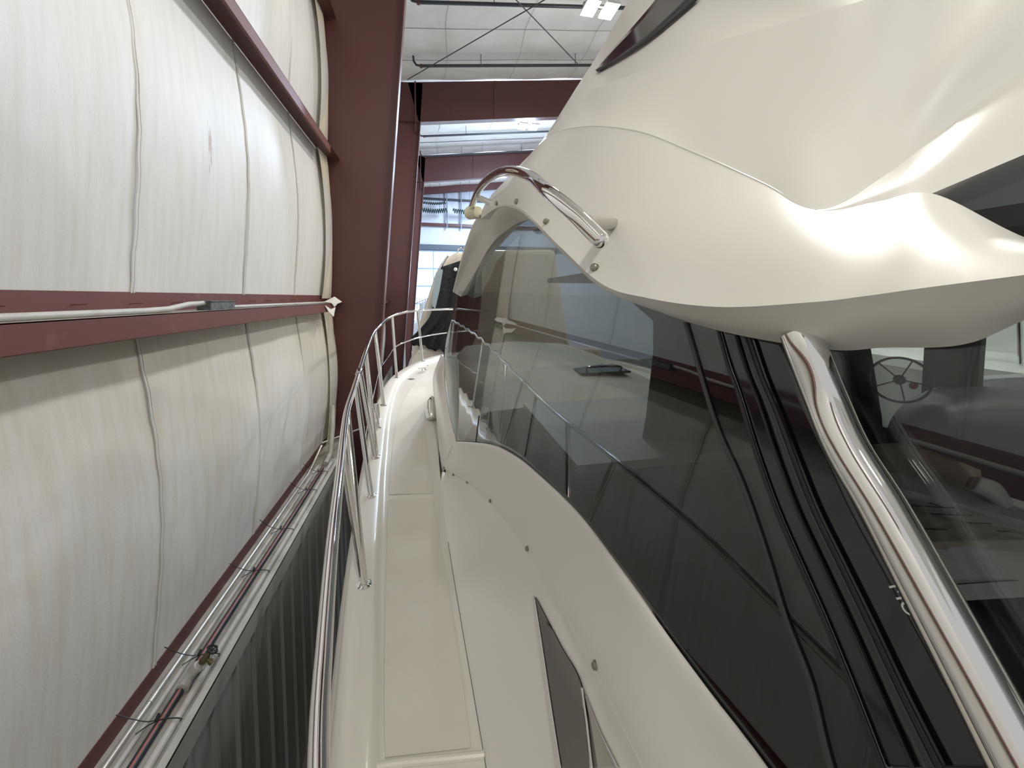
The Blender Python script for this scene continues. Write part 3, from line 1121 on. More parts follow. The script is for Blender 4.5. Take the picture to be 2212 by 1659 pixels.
panel(([(831, 1636), (831, 1400), (835, 1200), (839, 1079)], [(1017, 1615), (992, 1420), (962, 1230), (938, 1076)]))
panel(([(840, 1068), (845, 1000), (853, 930), (866, 880), (884, 845), (908, 818)], [(936, 1066), (926, 1000), (919, 930), (917, 880), (919, 845), (926, 818)]))
# raised ridge and deck hatch at the foot of the picture
rid = [Pd(x, y, low + 0.004) for x, y in ((812, 1657), (870, 1648), (960, 1640), (1046, 1631))]
MB().tube(spline(rid, 20), 0.012, 10).build('deck_ridge', GEL2, yt)
MB().box(-0.10, 0.13, 0.55, 1.13, EYE + zs(0.9) + low, EYE + zs(0.9) + low + 0.02).build('deck_hatch', GEL2, yt, smooth=False)

# foredeck with its raised trunk
ysf = [y for y in YS if y > 3.3]
k0f = [p for p, y in zip(K0, YS) if y > 3.3]
fr = []
for t in np.linspace(0, 1, 25):
    row = []
    for p in k0f:
        q = Vector((2 * cxl(p.y) - p.x, p.y, p.z))
        c = p.lerp(q, t)
        s = min(t, 1 - t) * 2
        w = abs(q.x - p.x)
        rise = 0.30 * min(1, max(0, (s * w / 2 - 0.16) / 0.22)) * min(1, max(0, (6.5 - p.y) / 0.6))
        rise = rise * rise * (3 - 2 * rise / 0.30) / 0.30 if rise < 0.30 else rise
        c.z += rise + 0.05 * s - 0.03 * (1 - s)
        row.append(c)
    fr.append(row)
v, f = quadstrip(fr)
add_mesh('foredeck', v, f, NONSKID, yt, angle=50)
bv_fd = BVHTree.FromPolygons([tuple(p) for p in v], f)

# ---------------------------------------------------------------- side glass surface
G0 = P(985, 955, 2.95)


def lean(y):
    return 0.105 + 0.085 * (3.2 - y) / 3.2


SL = 0.12
X0 = G0.x + SL * G0.y - lean(G0.y) * (G0.z - EYE + 1.1)


def gx(y):
    if y >= 1.3:
        return X0 - SL * y
    g13 = X0 - SL * 1.3
    yy = max(y, -0.3)
    g = g13 + 0.05 * (1.3 - yy) + 0.0389 * (0.81 - (yy - 0.4) ** 2)
    return g


def Pg(px, py, off=0.0):
    lo, hi = 0.1, 9.0
    for _ in range(60):
        m = (lo + hi) / 2
        p = P(px, py, m)
        if p.x < gx(p.y) + lean(p.y) * (p.z - EYE + 1.1) - off:
            lo = m
        else:
            hi = m
    return P(px, py, lo)


def gpt(y, z, off=0.0):
    return W(gx(y) + lean(y) * (z + 1.1) - off, y, z)


sill_px = [(985, 955), (1024, 958), (1070, 966), (1115, 989), (1160, 1025), (1250, 1112), (1350, 1243), (1450, 1382), (1550, 1516), (1660, 1659)]
sill = [Pg(*p) for p in sill_px]
zl_ = sill[-1].z - EYE
sill += [gpt(0.2, zl_ - 0.015), gpt(-0.3, zl_ - 0.02), gpt(-1.1, zl_ - 0.03)]
top_px = [(990, 628), (1035, 556), (1090, 480), (1140, 445), (1195, 490), (1260, 550), (1340, 610), (1430, 640), (1530, 665), (1680, 690)]
topc = [Pg(*p) for p in top_px] + [gpt(0.25, 0.02), gpt(-0.3, 0.04), gpt(-1.1, 0.06)]
front_px = [(985, 955), (970, 890), (960, 820), (961, 750), (975, 690), (990, 628)]
frontc = [Pg(*p) for p in front_px]
NS, NT = 220, 40
sr, tr_ = arcspline(sill, NS), arcspline(topc, NS)
fc = arcspline(frontc, NT)
grows = []
for j in range(NT):
    t = j / (NT - 1)
    row = []
    dy = fc[j].y - (sr[0].y * (1 - t) + tr_[0].y * t)
    dz = fc[j].z - (sr[0].z * (1 - t) + tr_[0].z * t)
    for i in range(NS):
        u = i / (NS - 1)
        k = max(0, 1 - u * 3) ** 2
        y = sr[i].y * (1 - t) + tr_[i].y * t + dy * k
        z = sr[i].z * (1 - t) + tr_[i].z * t + dz * k - EYE
        row.append(gpt(y, z, 0.00022 * math.sin(y * 34 + z * 3) * min(1, max(0, (y - 1.7) / 0.6))))
    grows.append(row)
v, f = quadstrip(grows)
bv_glass = BVHTree.FromPolygons([tuple(p) for p in v], f)


def proj(p):
    q = CAM_R.inverted() @ (p - CAM_O)
    if q.z > -0.01:
        return None
    return CX - F * q.x / q.z, CY + F * q.y / q.z


PM = [(1560, 600), (1628, 720), (1690, 900), (1775, 1100), (1892, 1329), (2060, 1662), (2200, 1950)]
fa, ff = [], []
for q in f:
    c_ = (v[q[0]] + v[q[2]]) / 2
    pj = proj(c_)
    if pj is None or pj[0] > np.interp(pj[1], [a[1] for a in PM], [a[0] for a in PM]):
        fa.append(tuple(reversed(q)))
    else:
        ff.append(tuple(reversed(q)))
for nm_, fs_, gm_ in (('side_window', ff, GLS), ('aft_window', fa, GLS_AFT)):
    used = sorted({i_ for q in fs_ for i_ in q})
    mp_ = {a: b for b, a in enumerate(used)}
    sg = add_mesh(nm_, [v[i_] for i_ in used], [tuple(mp_[i_] for i_ in q) for q in fs_], gm_, yt)
    solid(sg, 0.006, 0)
# rubber gasket along sill and front edge
MB().tube(arcspline([p + Vector((-0.004, 0, 0)) for p in sill], 80), 0.0075, 8).build('window_gasket', BLACKM, yt)
MB().tube(arcspline(frontc, 30), 0.006, 8).build('window_gasket', BLACKM, yt)
o = decal('glass_joint', [(1035, 898), (1028, 955)], [(1036.5, 898), (1029.5, 955)], [bv_glass], BLACKM, 0.004, 10, 2)

# ---------------------------------------------------------------- coaming under the glass
Kc = [P(962, 1011, 2.99), Pz(1010, 1037, -1.24), Pz(1060, 1080, -1.16), Pz(1140, 1183, -1.07), Pz(1215, 1305, -1.02), Pz(1287, 1436, -0.99), Pz(1400, 1659, -0.96)]
Kc = Kc + [W(0.46, 0.2, -0.96), W(0.48, -0.5, -0.98), W(0.49, -1.2, -1.0)]
NK = 80
Kr = arcspline(Kc, NK)
y_front = Kr[0].y
K0x = [Pd(955, 1018, low)] + [p + Vector((-0.004, 0, low)) for p in byY(K0c, list(np.linspace(2.9, -1.2, 24)))]
K0r = arcspline(K0x, NK)
mid1 = [a.lerp(b, 0.18) + Vector((0.012, 0, -0.01)) for a, b in zip(K0r, Kr)]
mid2 = [a.lerp(b, 0.55) + Vector((0.012, 0, -0.03)) for a, b in zip(K0r, Kr)]
mid3 = [a.lerp(b, 0.88) + Vector((0.006, 0, -0.012)) for a, b in zip(K0r, Kr)]
o, bv_co = surf('coaming', [K0r, mid1, mid2, mid3, Kr], GEL, 26, 120, flip=False)
# upper moulding from the bolted crease to the glass
Sr = arcspline(sill, NK)
u0 = [k + Vector((-0.010, 0, 0.002)) for k in Kr]
u1 = [k.lerp(s, 0.12) + Vector((-0.010, 0, 0.022)) for k, s in zip(Kr, Sr)]
u2 = [k.lerp(s, 0.55) + Vector((-0.004, 0, 0.030)) for k, s in zip(Kr, Sr)]
u3 = [s + Vector((-0.012, 0, 0.004)) for s in Sr]
u4 = [s + Vector((0.015, 0, -0.006)) for s in Sr]
o, bv_up = surf('window_coaming', [u0, u1, u2, u3, u4], GEL, 26, 120)
MB().tube([p + Vector((-0.004, 0, 0)) for p in Kr], 0.007, 8).build('moulding_edge', GEL, yt)

# cowl blade rising at the foot of the windscreen
outer = [P(961, 1012, 2.99), P(952, 945, 3.25), P(942, 880, 3.55), P(937, 815, 3.85), P(953, 768, 3.85)]
innr = [P(986, 956, 2.93), P(970, 892, 3.1), P(960, 826, 3.28), P(959, 800, 3.34), P(960, 772, 3.4)]
foot = [Pd(956, 1018, low), Pd(948, 960, low), Pd(943, 900, low), Pd(940, 868, low), Pd(944, 850, low)]
midb = [a.lerp(b, 0.5) + Vector((-0.012, 0, 0.01)) for a, b in zip(outer, innr)]
o, bv_bl = surf('windscreen_cowl', [foot, outer], GEL, 6, 40, su=False)
solid(o, 0.012, 0)
o, bv_bl2 = surf('windscreen_cowl', [outer, midb, innr], GEL, 12, 40)
solid(o, 0.010, 0)
# dark skirt glass behind the cowl, foot of the raked windscreen
ws = [[P(960, 772, 3.4), P(990, 628, 2.9)], [W(1.2, 4.35, -0.86), W(1.3, 3.35, 0.02)], [W(2.2, 4.35, -0.86), W(2.1, 3.35, 0.02)], [W(3.05, 3.4, -0.9), W(2.9, 2.8, 0.0)]]
o, _ = surf('windscreen', ws, GLS_CLEAR, 30, 8, sv=False)

# bolts along the crease
BC = [bv_co, bv_up]


def bolt(px, py, bvhs, r=0.0095, name='bolt'):
    p, n = hit(bvhs, px, py, 0)
    if p is None:
        return
    n = (n + Vector((-0.6, -0.35, 0.2))).normalized()
    MB().lathe(p - n * 0.002, n, [(0, r * 1.25), (0.003, r * 1.25), (0.0035, r), (0.010, r), (0.0115, r * 0.8)], 12).build(name, BOLT, yt)


for px, py in ((960, 1011), (980, 1025), (1010, 1041), (1060, 1082), (1140, 1185), (1287, 1437)):
    bolt(px, py, BC + [bv_bl, bv_deck])

# angular port in the coaming
decal('coaming_port', [(1158, 1291), (1175, 1395), (1195, 1525), (1217, 1662)], [(1160, 1291), (1212, 1390), (1262, 1488), (1285, 1662)], BC,
      glass('port_mirror', (0.02, 0.02, 0.02), 2.6), 0.006, 40, 12, thick=0)
decal('port_backing', [(1158, 1291), (1175, 1395), (1195, 1525), (1217, 1662)], [(1160, 1291), (1212, 1390), (1262, 1488), (1285, 1662)], BC, BLACKG, 0.003, 40, 12, thick=0)
decal('port_frame', [(1156, 1288), (1172, 1395), (1191, 1525), (1211, 1662)], [(1158.5, 1288), (1176, 1395), (1196, 1525), (1218, 1662)], BC, CHROME, 0.008, 30, 3)
decal('port_frame', [(1260, 1486), (1270, 1560), (1281, 1662)], [(1264, 1486), (1275, 1560), (1287, 1662)], BC, CHROME, 0.008, 30, 3)
decal('port_recess', [(1266, 1500), (1278, 1560), (1288, 1662)], [(1268, 1500), (1300, 1580), (1342, 1662)], BC, SATIN, 0.004, 24, 6)

# chrome teardrop fitting and cleats, deck drain
tc, tn = hit([bv_deck, bv_co, bv_bl], 932, 905, 0)
tdir = Vector((0.02, 0.42, 0.30)).normalized()
tb = Pd(932, 905)
MB().lathe(tb, (P(933, 846, 4.05) - tb), [(-0.005, 0.02), (0.0, 0.048), (0.05, 0.060), (0.12, 0.060), (0.19, 0.045), (0.235, 0.022), (0.25, 0.004)], 22).build('chrome_fitting', CHROME, yt)
dp = Pd(889, 814)
MB().lathe(dp + Vector((0, 0, low)), (0, 0, 1), [(0, 0.05), (0.006, 0.05), (0.008, 0.042)], 20).build('deck_drain', SATIN, yt)


def cleat(p, d):
    d = Vector(d).normalized()
    m = MB()
    for s in (-1, 1):
        m.tube([p + d * 0.035 * s, p + d * 0.032 * s + Vector((0, 0, 0.04))], 0.012, 10)
    m.tube(spline([p - d * 0.11 + Vector((0, 0, 0.05)), p - d * 0.05 + Vector((0, 0, 0.045)), p + d * 0.05 + Vector((0, 0, 0.045)), p + d * 0.11 + Vector((0, 0, 0.05))], 12), [0.009 + 0.006 * math.sin(math.pi * i / 11) for i in range(12)], 12)
    m.obox(p + Vector((0, 0, 0.003)), d * 0.06, Vector((-d.y, d.x, 0)) * 0.02, (0, 0, 0.003))
    return m.build('cleat', CHROME, yt)


cleat(Pd(818, 922), (-0.15, 1, 0))
cleat(Pd(915, 800), (0.7, 1, 0))
MB().lathe(Pd(817, 905), (-0.1, 0.1, 1), [(0, 0.035), (0.005, 0.03), (0.01, 0.02), (0.15, 0.026), (0.16, 0.02)], 16).build('rope_post', CHROME, yt)

# ---------------------------------------------------------------- bow rail
top_rail = [W(0.13, -1.2, -0.80), W(0.03, -0.5, -0.80), W(-0.06, 0.15, -0.805), P(688, 1659, .66), P(700, 1400, .87), P(718, 1170, 1.2), P(734, 1022, 1.62), P(748, 896, 2.3), P(764, 842, 2.75), P(777, 801, 3.15),
            P(789, 763, 3.6), P(805, 722, 4.2), P(821, 703, 4.6), P(840, 687, 5.1), P(865, 677, 5.6), P(900, 671, 6.15), P(945, 668.5, 6.5), P(992, 668, 6.8), W(1.05, 7.25, -0.26)]
rail = arcspline(top_rail, 150)
tr_root = MB().tube(rail, 0.0185, 18).build('bow_rail', CHROME, yt)


def onrail(px, py):
    best, bd = None, 1e9
    for p in rail:
        q = CAM_R.inverted() @ (p - CAM_O)
        if q.z >= -0.05:
            continue
        x, y = CX - F * q.x / q.z * 1.0, CY + F * q.y / q.z
        d = (x - px) ** 2 + (y - py) ** 2
        if d < bd:
            best, bd = p, d
    return best


def stanchion(bpx, tpx, r=0.019, sleeve=False):
    b = Pd(*bpx)
    t = onrail(*tpx)
    s = MB().tube([b, t], r, 14).build('stanchion', CHROME, yt)
    d = (t - b).normalized()
    MB().lathe(b + Vector((0, 0, 0.010)), (0, 0, 1), [(0, 0.036), (0.004, 0.035), (0.007, 0.028), (0.011, 0.022)], 20).build('base_flange', CHROME, s)
    if sleeve:
        MB().lathe(b, d, [(0.008, r + 0.003), (0.085, r + 0.003)], 14).build('sleeve', CHROME, s)
    ROOTLOC[s.name] = ROOTLOC[yt.name]
    return s


stanchion((787, 1265), (750, 890))
stanchion((802, 1074), (768, 830))
stanchion((811, 990), (777, 801), sleeve=True)
stanchion((813, 985), (790, 760))
stanchion((829, 877), (811, 713))
stanchion((857, 817), (846, 683))
stanchion((913, 782), (902, 671))
stanchion((787, 1268), (739, 975), r=0.016)
# collar joining two rail lengths
c = onrail(777, 806)
i = rail.index(c)
d = (rail[i + 1] - rail[i - 1]).normalized()
MB().lathe(c - d * 0.05, d, [(0, 0.022), (0.003, 0.0255), (0.09, 0.0255), (0.1, 0.020)], 20).build('rail_collar', CHROME, yt)
# second, lower rail round the bow and its lifeline
mid_rail = [P(852, 750, 5.2), P(872, 740, 5.6), P(910, 728, 6.1), P(972, 718, 6.6), W(1.05, 7.2, -0.62)]
MB().tube(arcspline(mid_rail, 40), 0.011, 12).build('lower_rail', CHROME, yt)
wire = [P(852, 750, 5.2), P(838, 772, 4.9), P(824, 792, 4.35), P(820, 797, 4.3), P(812, 830, 3.9), P(803, 870, 3.5)]
MB().tube(spline(wire, 40), 0.0042, 8).build('lifeline', CHROME, yt)
MB().tube(spline([P(803, 868, 3.5), P(798, 878, 3.46), P(793, 896, 3.42), P(795, 908, 3.42), P(791, 940, 3.40), P(788, 975, 3.36)], 24), 0.0045, 8).build('lifeline_tail', CHROME, yt)

hc, hn = hit([bv_fd], 1292, 800, 0)
if hc is not None:
    hb_ = MB().obox(hc + Vector((0, 0, 0.012)), (0.30, 0, 0), (0, 0.22, 0), (0, 0, 0.012)).build('deck_hatch', BLACKG, yt, smooth=False)
    MB().tube(spline([hc + Vector((-0.2, -0.15, 0.02)), hc + Vector((-0.19, -0.15, 0.07)), hc + Vector((0.19, -0.15, 0.07)), hc + Vector((0.2, -0.15, 0.02))], 16), 0.014, 10).build('hatch_handle', CHROME, yt)
# ---------------------------------------------------------------- hardtop mouldings
Cc = [(1039, 470, 2.10), (1077, 445, 1.75), (1122, 449, 1.40), (1210, 533, 1.0), (1298, 612, .82), (1400, 644, .71), (1550, 663, .61), (1750, 653, .51), (1865, 640, .465), (1980, 624, .42), (2212, 594, .36), (2480, 560, .33)]
Em = [(1042, 452, 2.06), (1088, 410, 1.72), (1142, 395, 1.42), (1235, 430, 1.10), (1330, 470, .90), (1440, 500, .77), (1600, 530, .65), (1780, 555, .55), (1895, 545, .515), (2010, 530, .48), (2230, 556, .40), (2480, 545, .355)]
Ec = [(1062, 420, 2.0), (1120, 361, 1.84), (1182, 297, 1.66), (1256, 274, 1.36), (1371, 282, 1.08), (1500, 330, .89), (1640, 392, .745), (1766, 453, .64), (1890, 437, .61), (2013, 418, .575), (2212, 512, .49), (2480, 600, .42)]
rC = [P(*p) for p in Cc]
rM = [P(*p) for p in Em]
rE = [P(*p) for p in Ec]
lobe, bv_lobe = surf('hardtop_brow', [rC, rM, rE], GEL, 40, 160)
# undercut band below the crease, and the soffit closing to the glass
Uc = [(1041, 474, 2.14), (1079, 450, 1.80), (1124, 455, 1.46), (1215, 543, 1.08), (1310, 627, .93), (1420, 672, .85), (1560, 716, .74), (1780, 754, .60), (1910, 751, .555), (2070, 746, .51), (2200, 697, .475), (2480, 560, .37)]
Uc = [(x_, y_, min(d_, -(CAM_R.inverted() @ (Pg(x_, y_) - CAM_O)).z - 0.008)) if 1700 < x_ < 2300 else (x_, y_, d_) for x_, y_, d_ in Uc]
rU = [P(*p) for p in Uc]
rCU = [a.lerp(b, 0.5) + Vector((-0.006, -0.004, -0.004)) for a, b in zip(rC, rU)]
und, bv_und = surf('hardtop_underside', [rC, rCU, rU], GEL, 14, 160)
rW = []
for p in rU:
    rW.append(Vector((gx(p.y) + lean(p.y) * (p.z - EYE + 1.1) + 0.10, p.y + 0.05, p.z + 0.02)))
surf('hardtop_soffit', [rU, rW], GEL, 6, 80, su=False)

# forward eyebrow sweeping down to the windscreen corner
S1 = [(979, 628, 2.98), (988, 590, 2.86), (1003, 535, 2.66), (1024, 480, 2.36), (1052, 452, 1.98), (1090, 442, 1.66), (1128, 456, 1.42), (1163, 486, 1.24)]
S2 = [(984, 634, 2.99), (1002, 590, 2.86), (1026, 540, 2.66), (1052, 500, 2.40), (1080, 476, 2.08), (1108, 462, 1.80), (1136, 466, 1.55), (1164, 489, 1.30)]
S3 = [(995, 641, 3.0), (1018, 602, 2.88), (1047, 555, 2.68), (1078, 518, 2.46), (1102, 492, 2.22), (1122, 479, 1.98), (1144, 476, 1.72), (1166, 492, 1.45)]
rs1, rs2, rs3 = [P(*p) for p in S1], [P(*p) for p in S2], [P(*p) for p in S3]
rs4 = [p + Vector((0.06, 0.05, 0.02)) for p in rs3]
rs0 = [p + Vector((0.10, 0.10, 0.03)) for p in rs1]
eb, bv_eb = surf('windscreen_visor', [rs0, rs1, rs2, rs3], GEL, 26, 80)
surf('visor_lining', [rs3, rs4], GEL, 4, 60, su=False)

# flybridge side above the brow
T = [(1150, 330, 1.80), (1180, 298, 1.95), (1207, 250, 2.05), (1247, 188, 2.08), (1290, 128, 2.08), (1330, 55, 2.08), (1368, -15, 2.06), (1400, -90, 2.0), (1450, -220, 1.9), (1500, -300, 1.8)]
Em_ = [(1120, 361, 1.84), (1150, 330, 1.76), (1186, 294, 1.65), (1256, 274, 1.36), (1371, 282, 1.08), (1500, 330, .89), (1640, 392, .745), (1766, 453, .64), (1904, 384, .655), (2055, 268, .67), (2212, 146, .68), (2480, -60, .69)]
Tt = [(1121, 358, 1.88), (1151, 327, 1.90), (1184, 286, 2.0), (1247, 186, 2.08), (1290, 120, 2.08), (1335, 40, 2.06), (1375, -30, 2.04), (1420, -130, 1.95), (1500, -250, 1.8), (1650, -330, 1.6), (1850, -400, 1.4), (2200, -500, 1.2)]
Fc = [(1121, 359.5, 1.86), (1151, 329, 1.83), (1188, 284, 1.86), (1262, 205, 1.68), (1395, 150, 1.36), (1532, 96, 1.14), (1703, 46, .96), (1850, 5, .85), (1990, -40, .80), (2130, -100, .84), (2300, -180, .78), (2600, -320, .70)]
B1 = [(1120.5, 360.5, 1.85), (1150.5, 329.5, 1.80), (1188, 289, 1.80), (1262, 240, 1.52), (1380, 225, 1.20), (1510, 225, .99), (1665, 240, .83), (1810, 260, .73), (1945, 200, .72), (2085, 90, .715), (2250, -20, .71), (2520, -190, .71)]
rB = [[P(*p) for p in L] for L in (Em_, B1, Fc)]
fb, bv_fb = surf('flybridge_side', rB, GEL, 40, 170)
rT = [P(*p) for p in Tt]
mT = [a.lerp(b, 0.5) for a, b in zip(rB[2], rT)]
ft, bv_ft = surf('flybridge_coaming', [rB[2], mT, rT], GEL, 30, 170)
back = [p + Vector((2.2, 0.25, 0.15)) for p in rT]
surf('flybridge_top', [rT, back], GEL, 6, 80, su=False)
# arm running up to the right, and its inner face to the notch
def along_row(row, t0, t1, n):
    a_ = [np.array(p) for p in row]
    return [Vector(cr(a_, t)) for t in np.linspace(t0, t1, n)]


gRow = along_row(rB[0], 7, 11, 41)
nRow = along_row(rE, 7, 9, 17)
nEnd = [P(2212, 334, .575), P(2480, 230, .585)]
nRow += [nRow[-1].lerp(nEnd[0], t) for t in np.linspace(0, 1, 13)[1:]] + [nEnd[0].lerp(nEnd[1], t) for t in np.linspace(0, 1, 13)[1:]]
mRow = [a.lerp(b, 0.5) + (CAM_O - a).normalized() * 0.012 * min(1, k_ / 10) for k_, (a, b) in enumerate(zip(gRow, nRow))]
surf('flybridge_arm', [gRow, mRow, nRow], GEL, 20, 41, sv=False)
bead = along_row(rE, 2.0, 7, 60)
MB().tube(bead, [0.0008 + 0.0015 * math.sin(math.pi * k_ / 59) for k_ in range(60)], 8).build('moulding_bead', GEL, yt)
q = [nRow[16]] + nEnd
q2 = [p + Vector((0.30, 0.22, 0.0)) for p in q]
surf('arm_return', [q, q2], GEL, 4, 20, su=False, sv=False)
MB().prism([P(1960, 250, .98), P(2600, 150, .98), P(2600, 700, .98), P(1960, 500, .98)], (0.02, 0.02, 0)).build('smoked_screen', mat('smoked_acrylic', (0.03, 0.034, 0.038), 0.08, coat=0.5), yt, smooth=False)
q = along_row(rE, 9, 11, 20)
q2 = [p + Vector((0.30, 0.25, -0.02)) for p in q]
surf('brow_return', [q, q2], GEL, 4, 20, su=False)

# slanting dark window of the flybridge
decal('flybridge_window', [(1290, 153), (1322, 112), (1362, 68), (1402, 22), (1440, -25)], [(1293, 154), (1345, 122), (1400, 85), (1452, 40), (1500, -5)], [bv_fb, bv_ft], mat('smoked_window', (0.012, 0.010, 0.02), 0.08, coat=0.6), 0.006, 30, 8)
decal('window_trim', [(1289, 155), (1345, 124), (1400, 87), (1454, 42), (1502, -3)], [(1293, 159), (1348, 129), (1405, 92), (1462, 46), (1515, 0)], [bv_fb, bv_ft], BLACKM, 0.010, 30, 3)

# bolts under the brow
for px, py in ((1285, 579), (1181, 480), (1117, 436), (1074, 439)):
    bolt(px, py, [bv_lobe, bv_eb], r=0.0085 if px > 1150 else 0.010)
bolt(1039, 468, [bv_lobe, bv_eb], r=0.011)
# navigation light at the fore end of the brow
nb = P(1052, 450, 2.0)
MB().lathe(P(1014, 460, 2.25), (P(1046, 456, 2.12) - P(1014, 460, 2.25)), [(0, 0.025), (0.004, 0.038), (0.06, 0.038), (0.075, 0.034), (0.10, 0.03)], 20).build('navigation_light', NAV, yt)

# curved chrome grab rail
gr = [P(1297, 518, .72), P(1270, 490, .735), P(1240, 460, .76), P(1187, 416, .86), P(1142, 380, 1.10), P(1095, 369, 1.33), P(1056, 386, 1.60), P(1032, 414, 1.88), P(1018, 448, 2.2)]
gp = arcspline(gr, 80)
gh = MB().tube(gp, 0.0165, 28)
e = (gp[0] - gp[1]).normalized()
gh2 = MB().tube([gp[0] + e * 0.0165 * math.sin(a) for a in np.linspace(0, 1.5, 8)], [0.0165 * math.cos(a) for a in np.linspace(0, 1.5, 8)], 28)
gh.add(gh2.v, gh2.f)
gro = gh.build('grab_rail', CHROME, yt)
ROOTLOC[gro.name] = ROOTLOC[yt.name]
b1, _ = hit([bv_lobe], 1322, 478, -0.01)
MB().tube([b1, P(1268, 480, .75)], 0.0145, 20).build('standoff', SATIN, gro)
b2, _ = hit([bv_lobe, bv_eb], 1058, 437, -0.01)
MB().tube([b2, P(1030, 425, 1.95)], 0.0145, 16).build('standoff', CHROME, gro)

# stainless post under the hardtop
pp = [P(1728, 722, .68), P(1742, 757, .675), P(1782, 857, .66), P(1829, 967, .645), P(1909, 1100, .63), P(2018, 1300, .605), P(2110, 1470, .585), P(2200, 1640, .565), P(2380, 1980, .53)]
pp = [pp[0], pp[1]] + [Pg(x_, y_, 0.05) for x_, y_ in ((1782, 857), (1829, 967), (1909, 1100), (2018, 1300), (2110, 1470), (2200, 1640), (2380, 1980))]
dd_ = (CAM_R.inverted() @ (pp[2] - CAM_O)).z * -1
pp[0], pp[1] = P(1728, 722, dd_ + 0.03), P(1742, 757, dd_ + 0.02)
MB().tube(arcspline(pp, 60), 0.056 / 2 * dd_ / 0.60, 36).build('support_post', CHROME, yt)

# ---------------------------------------------------------------- pillars behind the glass line
BG = [bv_glass]
decal('window_divider', [(1481, 697), (1546, 912), (1600, 1040), (1652, 1187), (1697, 1336), (1748, 1470), (1779, 1600), (1795, 1662)],
      [(1489, 697), (1554, 912), (1610, 1040), (1662, 1187), (1708, 1336), (1760, 1470), (1792, 1600), (1809, 1662)], BG, mat('divider_rubber', (0.05, 0.05, 0.05), 0.5), 0.006, 50, 3)
PLb = [(1556, 705), (1580, 790), (1602, 850), (1640, 975), (1685, 1100), (1735, 1215), (1786, 1329), (1852, 1490), (1918, 1662)]
PRb = [(1700, 735), (1740, 840), (1782, 930), (1822, 1010), (1864, 1100), (1938, 1235), (1999, 1346), (2085, 1500), (2190, 1662)]
decal('window_pillar', PLb, PRb, BG, BLACKG, 0.010, 60, 10)


def strip(off, wd, m, name='pillar_trim', h=0.016, x0=0):
    a, b = [], []
    for (lx, ly), (rx, ry) in zip(PLb, PRb):
        a.append((lx + (rx - lx) * off, ly + (ry - ly) * off))
        b.append((lx + (rx - lx) * (off + wd), ly + (ry - ly) * (off + wd)))
    decal(name, a, b, BG, m, h, 60, 3)


strip(0.0, 0.05, BLACKM, h=0.014)
strip(0.27, 0.03, BLACKM, h=0.016)
strip(0.38, 0.09, mat('pillar_ridge_sheen', (0.035, 0.036, 0.037), 0.25), h=0.017)  # raised ridge, its grey reflection put into the colour
strip(0.50, 0.05, BLACKM, h=0.02)
# small white lettering on the pillar
tx = bpy.data.curves.new('lettering', 'FONT')
tx.body = 'MU'
tx.size = 0.022
tx.extrude = 0.0004
to = bpy.data.objects.new('lettering', tx)
COL.objects.link(to)
dg = bpy.context.evaluated_depsgraph_get()
me = bpy.data.meshes.new_from_object(to.evaluated_get(dg))
bpy.data.objects.remove(to)
me.materials.append(WHITEP)
lo_ = bpy.data.objects.new('lettering', me)
COL.objects.link(lo_)
pa, na = hit(BG, 1955, 1270, 0.022)
lo_.parent = yt
xd = (hit(BG, 1966, 1290, 0.022)[0] - hit(BG, 1944, 1256, 0.022)[0]).normalized()
zd = na
yd = zd.cross(xd).normalized()
xd = yd.cross(zd)
Mx = Matrix((xd, yd, zd)).transposed().to_4x4()
Mx.translation = hit(BG, 1944, 1262, 0.023)[0] - ROOTLOC[yt.name]
lo_.matrix_local = Mx

# ---------------------------------------------------------------- saloon
MB().box(0.75, 3.1, -1.15, 4.0, EYE - 1.75, EYE - 1.72).build('saloon_floor', INT_BK, yt, smooth=False)
MB().box(0.80, 3.0, -1.15, 2.6, EYE + 0.10, EYE + 0.13).build('saloon_ceiling', INT_BK, yt, smooth=False)
MB().box(3.0, 3.04, -1.15, 3.2, EYE - 1.75, EYE - 0.88).build('starboard_side', INT_BK, yt, smooth=False)
MB().box(3.0, 3.04, 2.45, 4.1, EYE - 0.9, EYE + 0.1).build('starboard_pillar', INT_BK, yt, smooth=False)
MB().box(3.0, 3.04, 1.55, 1.80, EYE - 0.9, EYE + 0.1).build('starboard_pillar', INT_BK, yt, smooth=False)
MB().box(3.0, 3.01, -1.1, 2.45, EYE - 0.9, EYE + 0.08).build('starboard_window', GLS_CLEAR, yt, smooth=False)
MB().box(0.80, 2.6, 2.0, 3.3, EYE - 1.0, EYE - 0.95).build('forward_dash', mat('pale_dash', (0.42, 0.42, 0.40), 0.5), yt, smooth=False)
# port lining below the sill
lin = [[p + Vector((0.03, 0, -0.02)) for p in sill], [p + Vector((0.10, 0, -0.7)) for p in sill]]
surf('port_lining', lin, INT_BK, 3, 40, su=False)
# dark bulkhead beyond the pillar (its front edge shows through the glass)
MB().add([P(1255, 540, 2.6), P(1325, 618, 2.6), P(1411, 693, 2.6), P(1411, 760, 2.6), P(1395, 900, 2.6), P(1352, 1150, 2.6), P(1340, 1400, 2.6), P(1950, 1500, 2.2), P(1905, 900, 2.2), P(1850, 560, 2.2)], [tuple(range(10))]).build('companionway_bulkhead', INT_BK, yt, smooth=False)
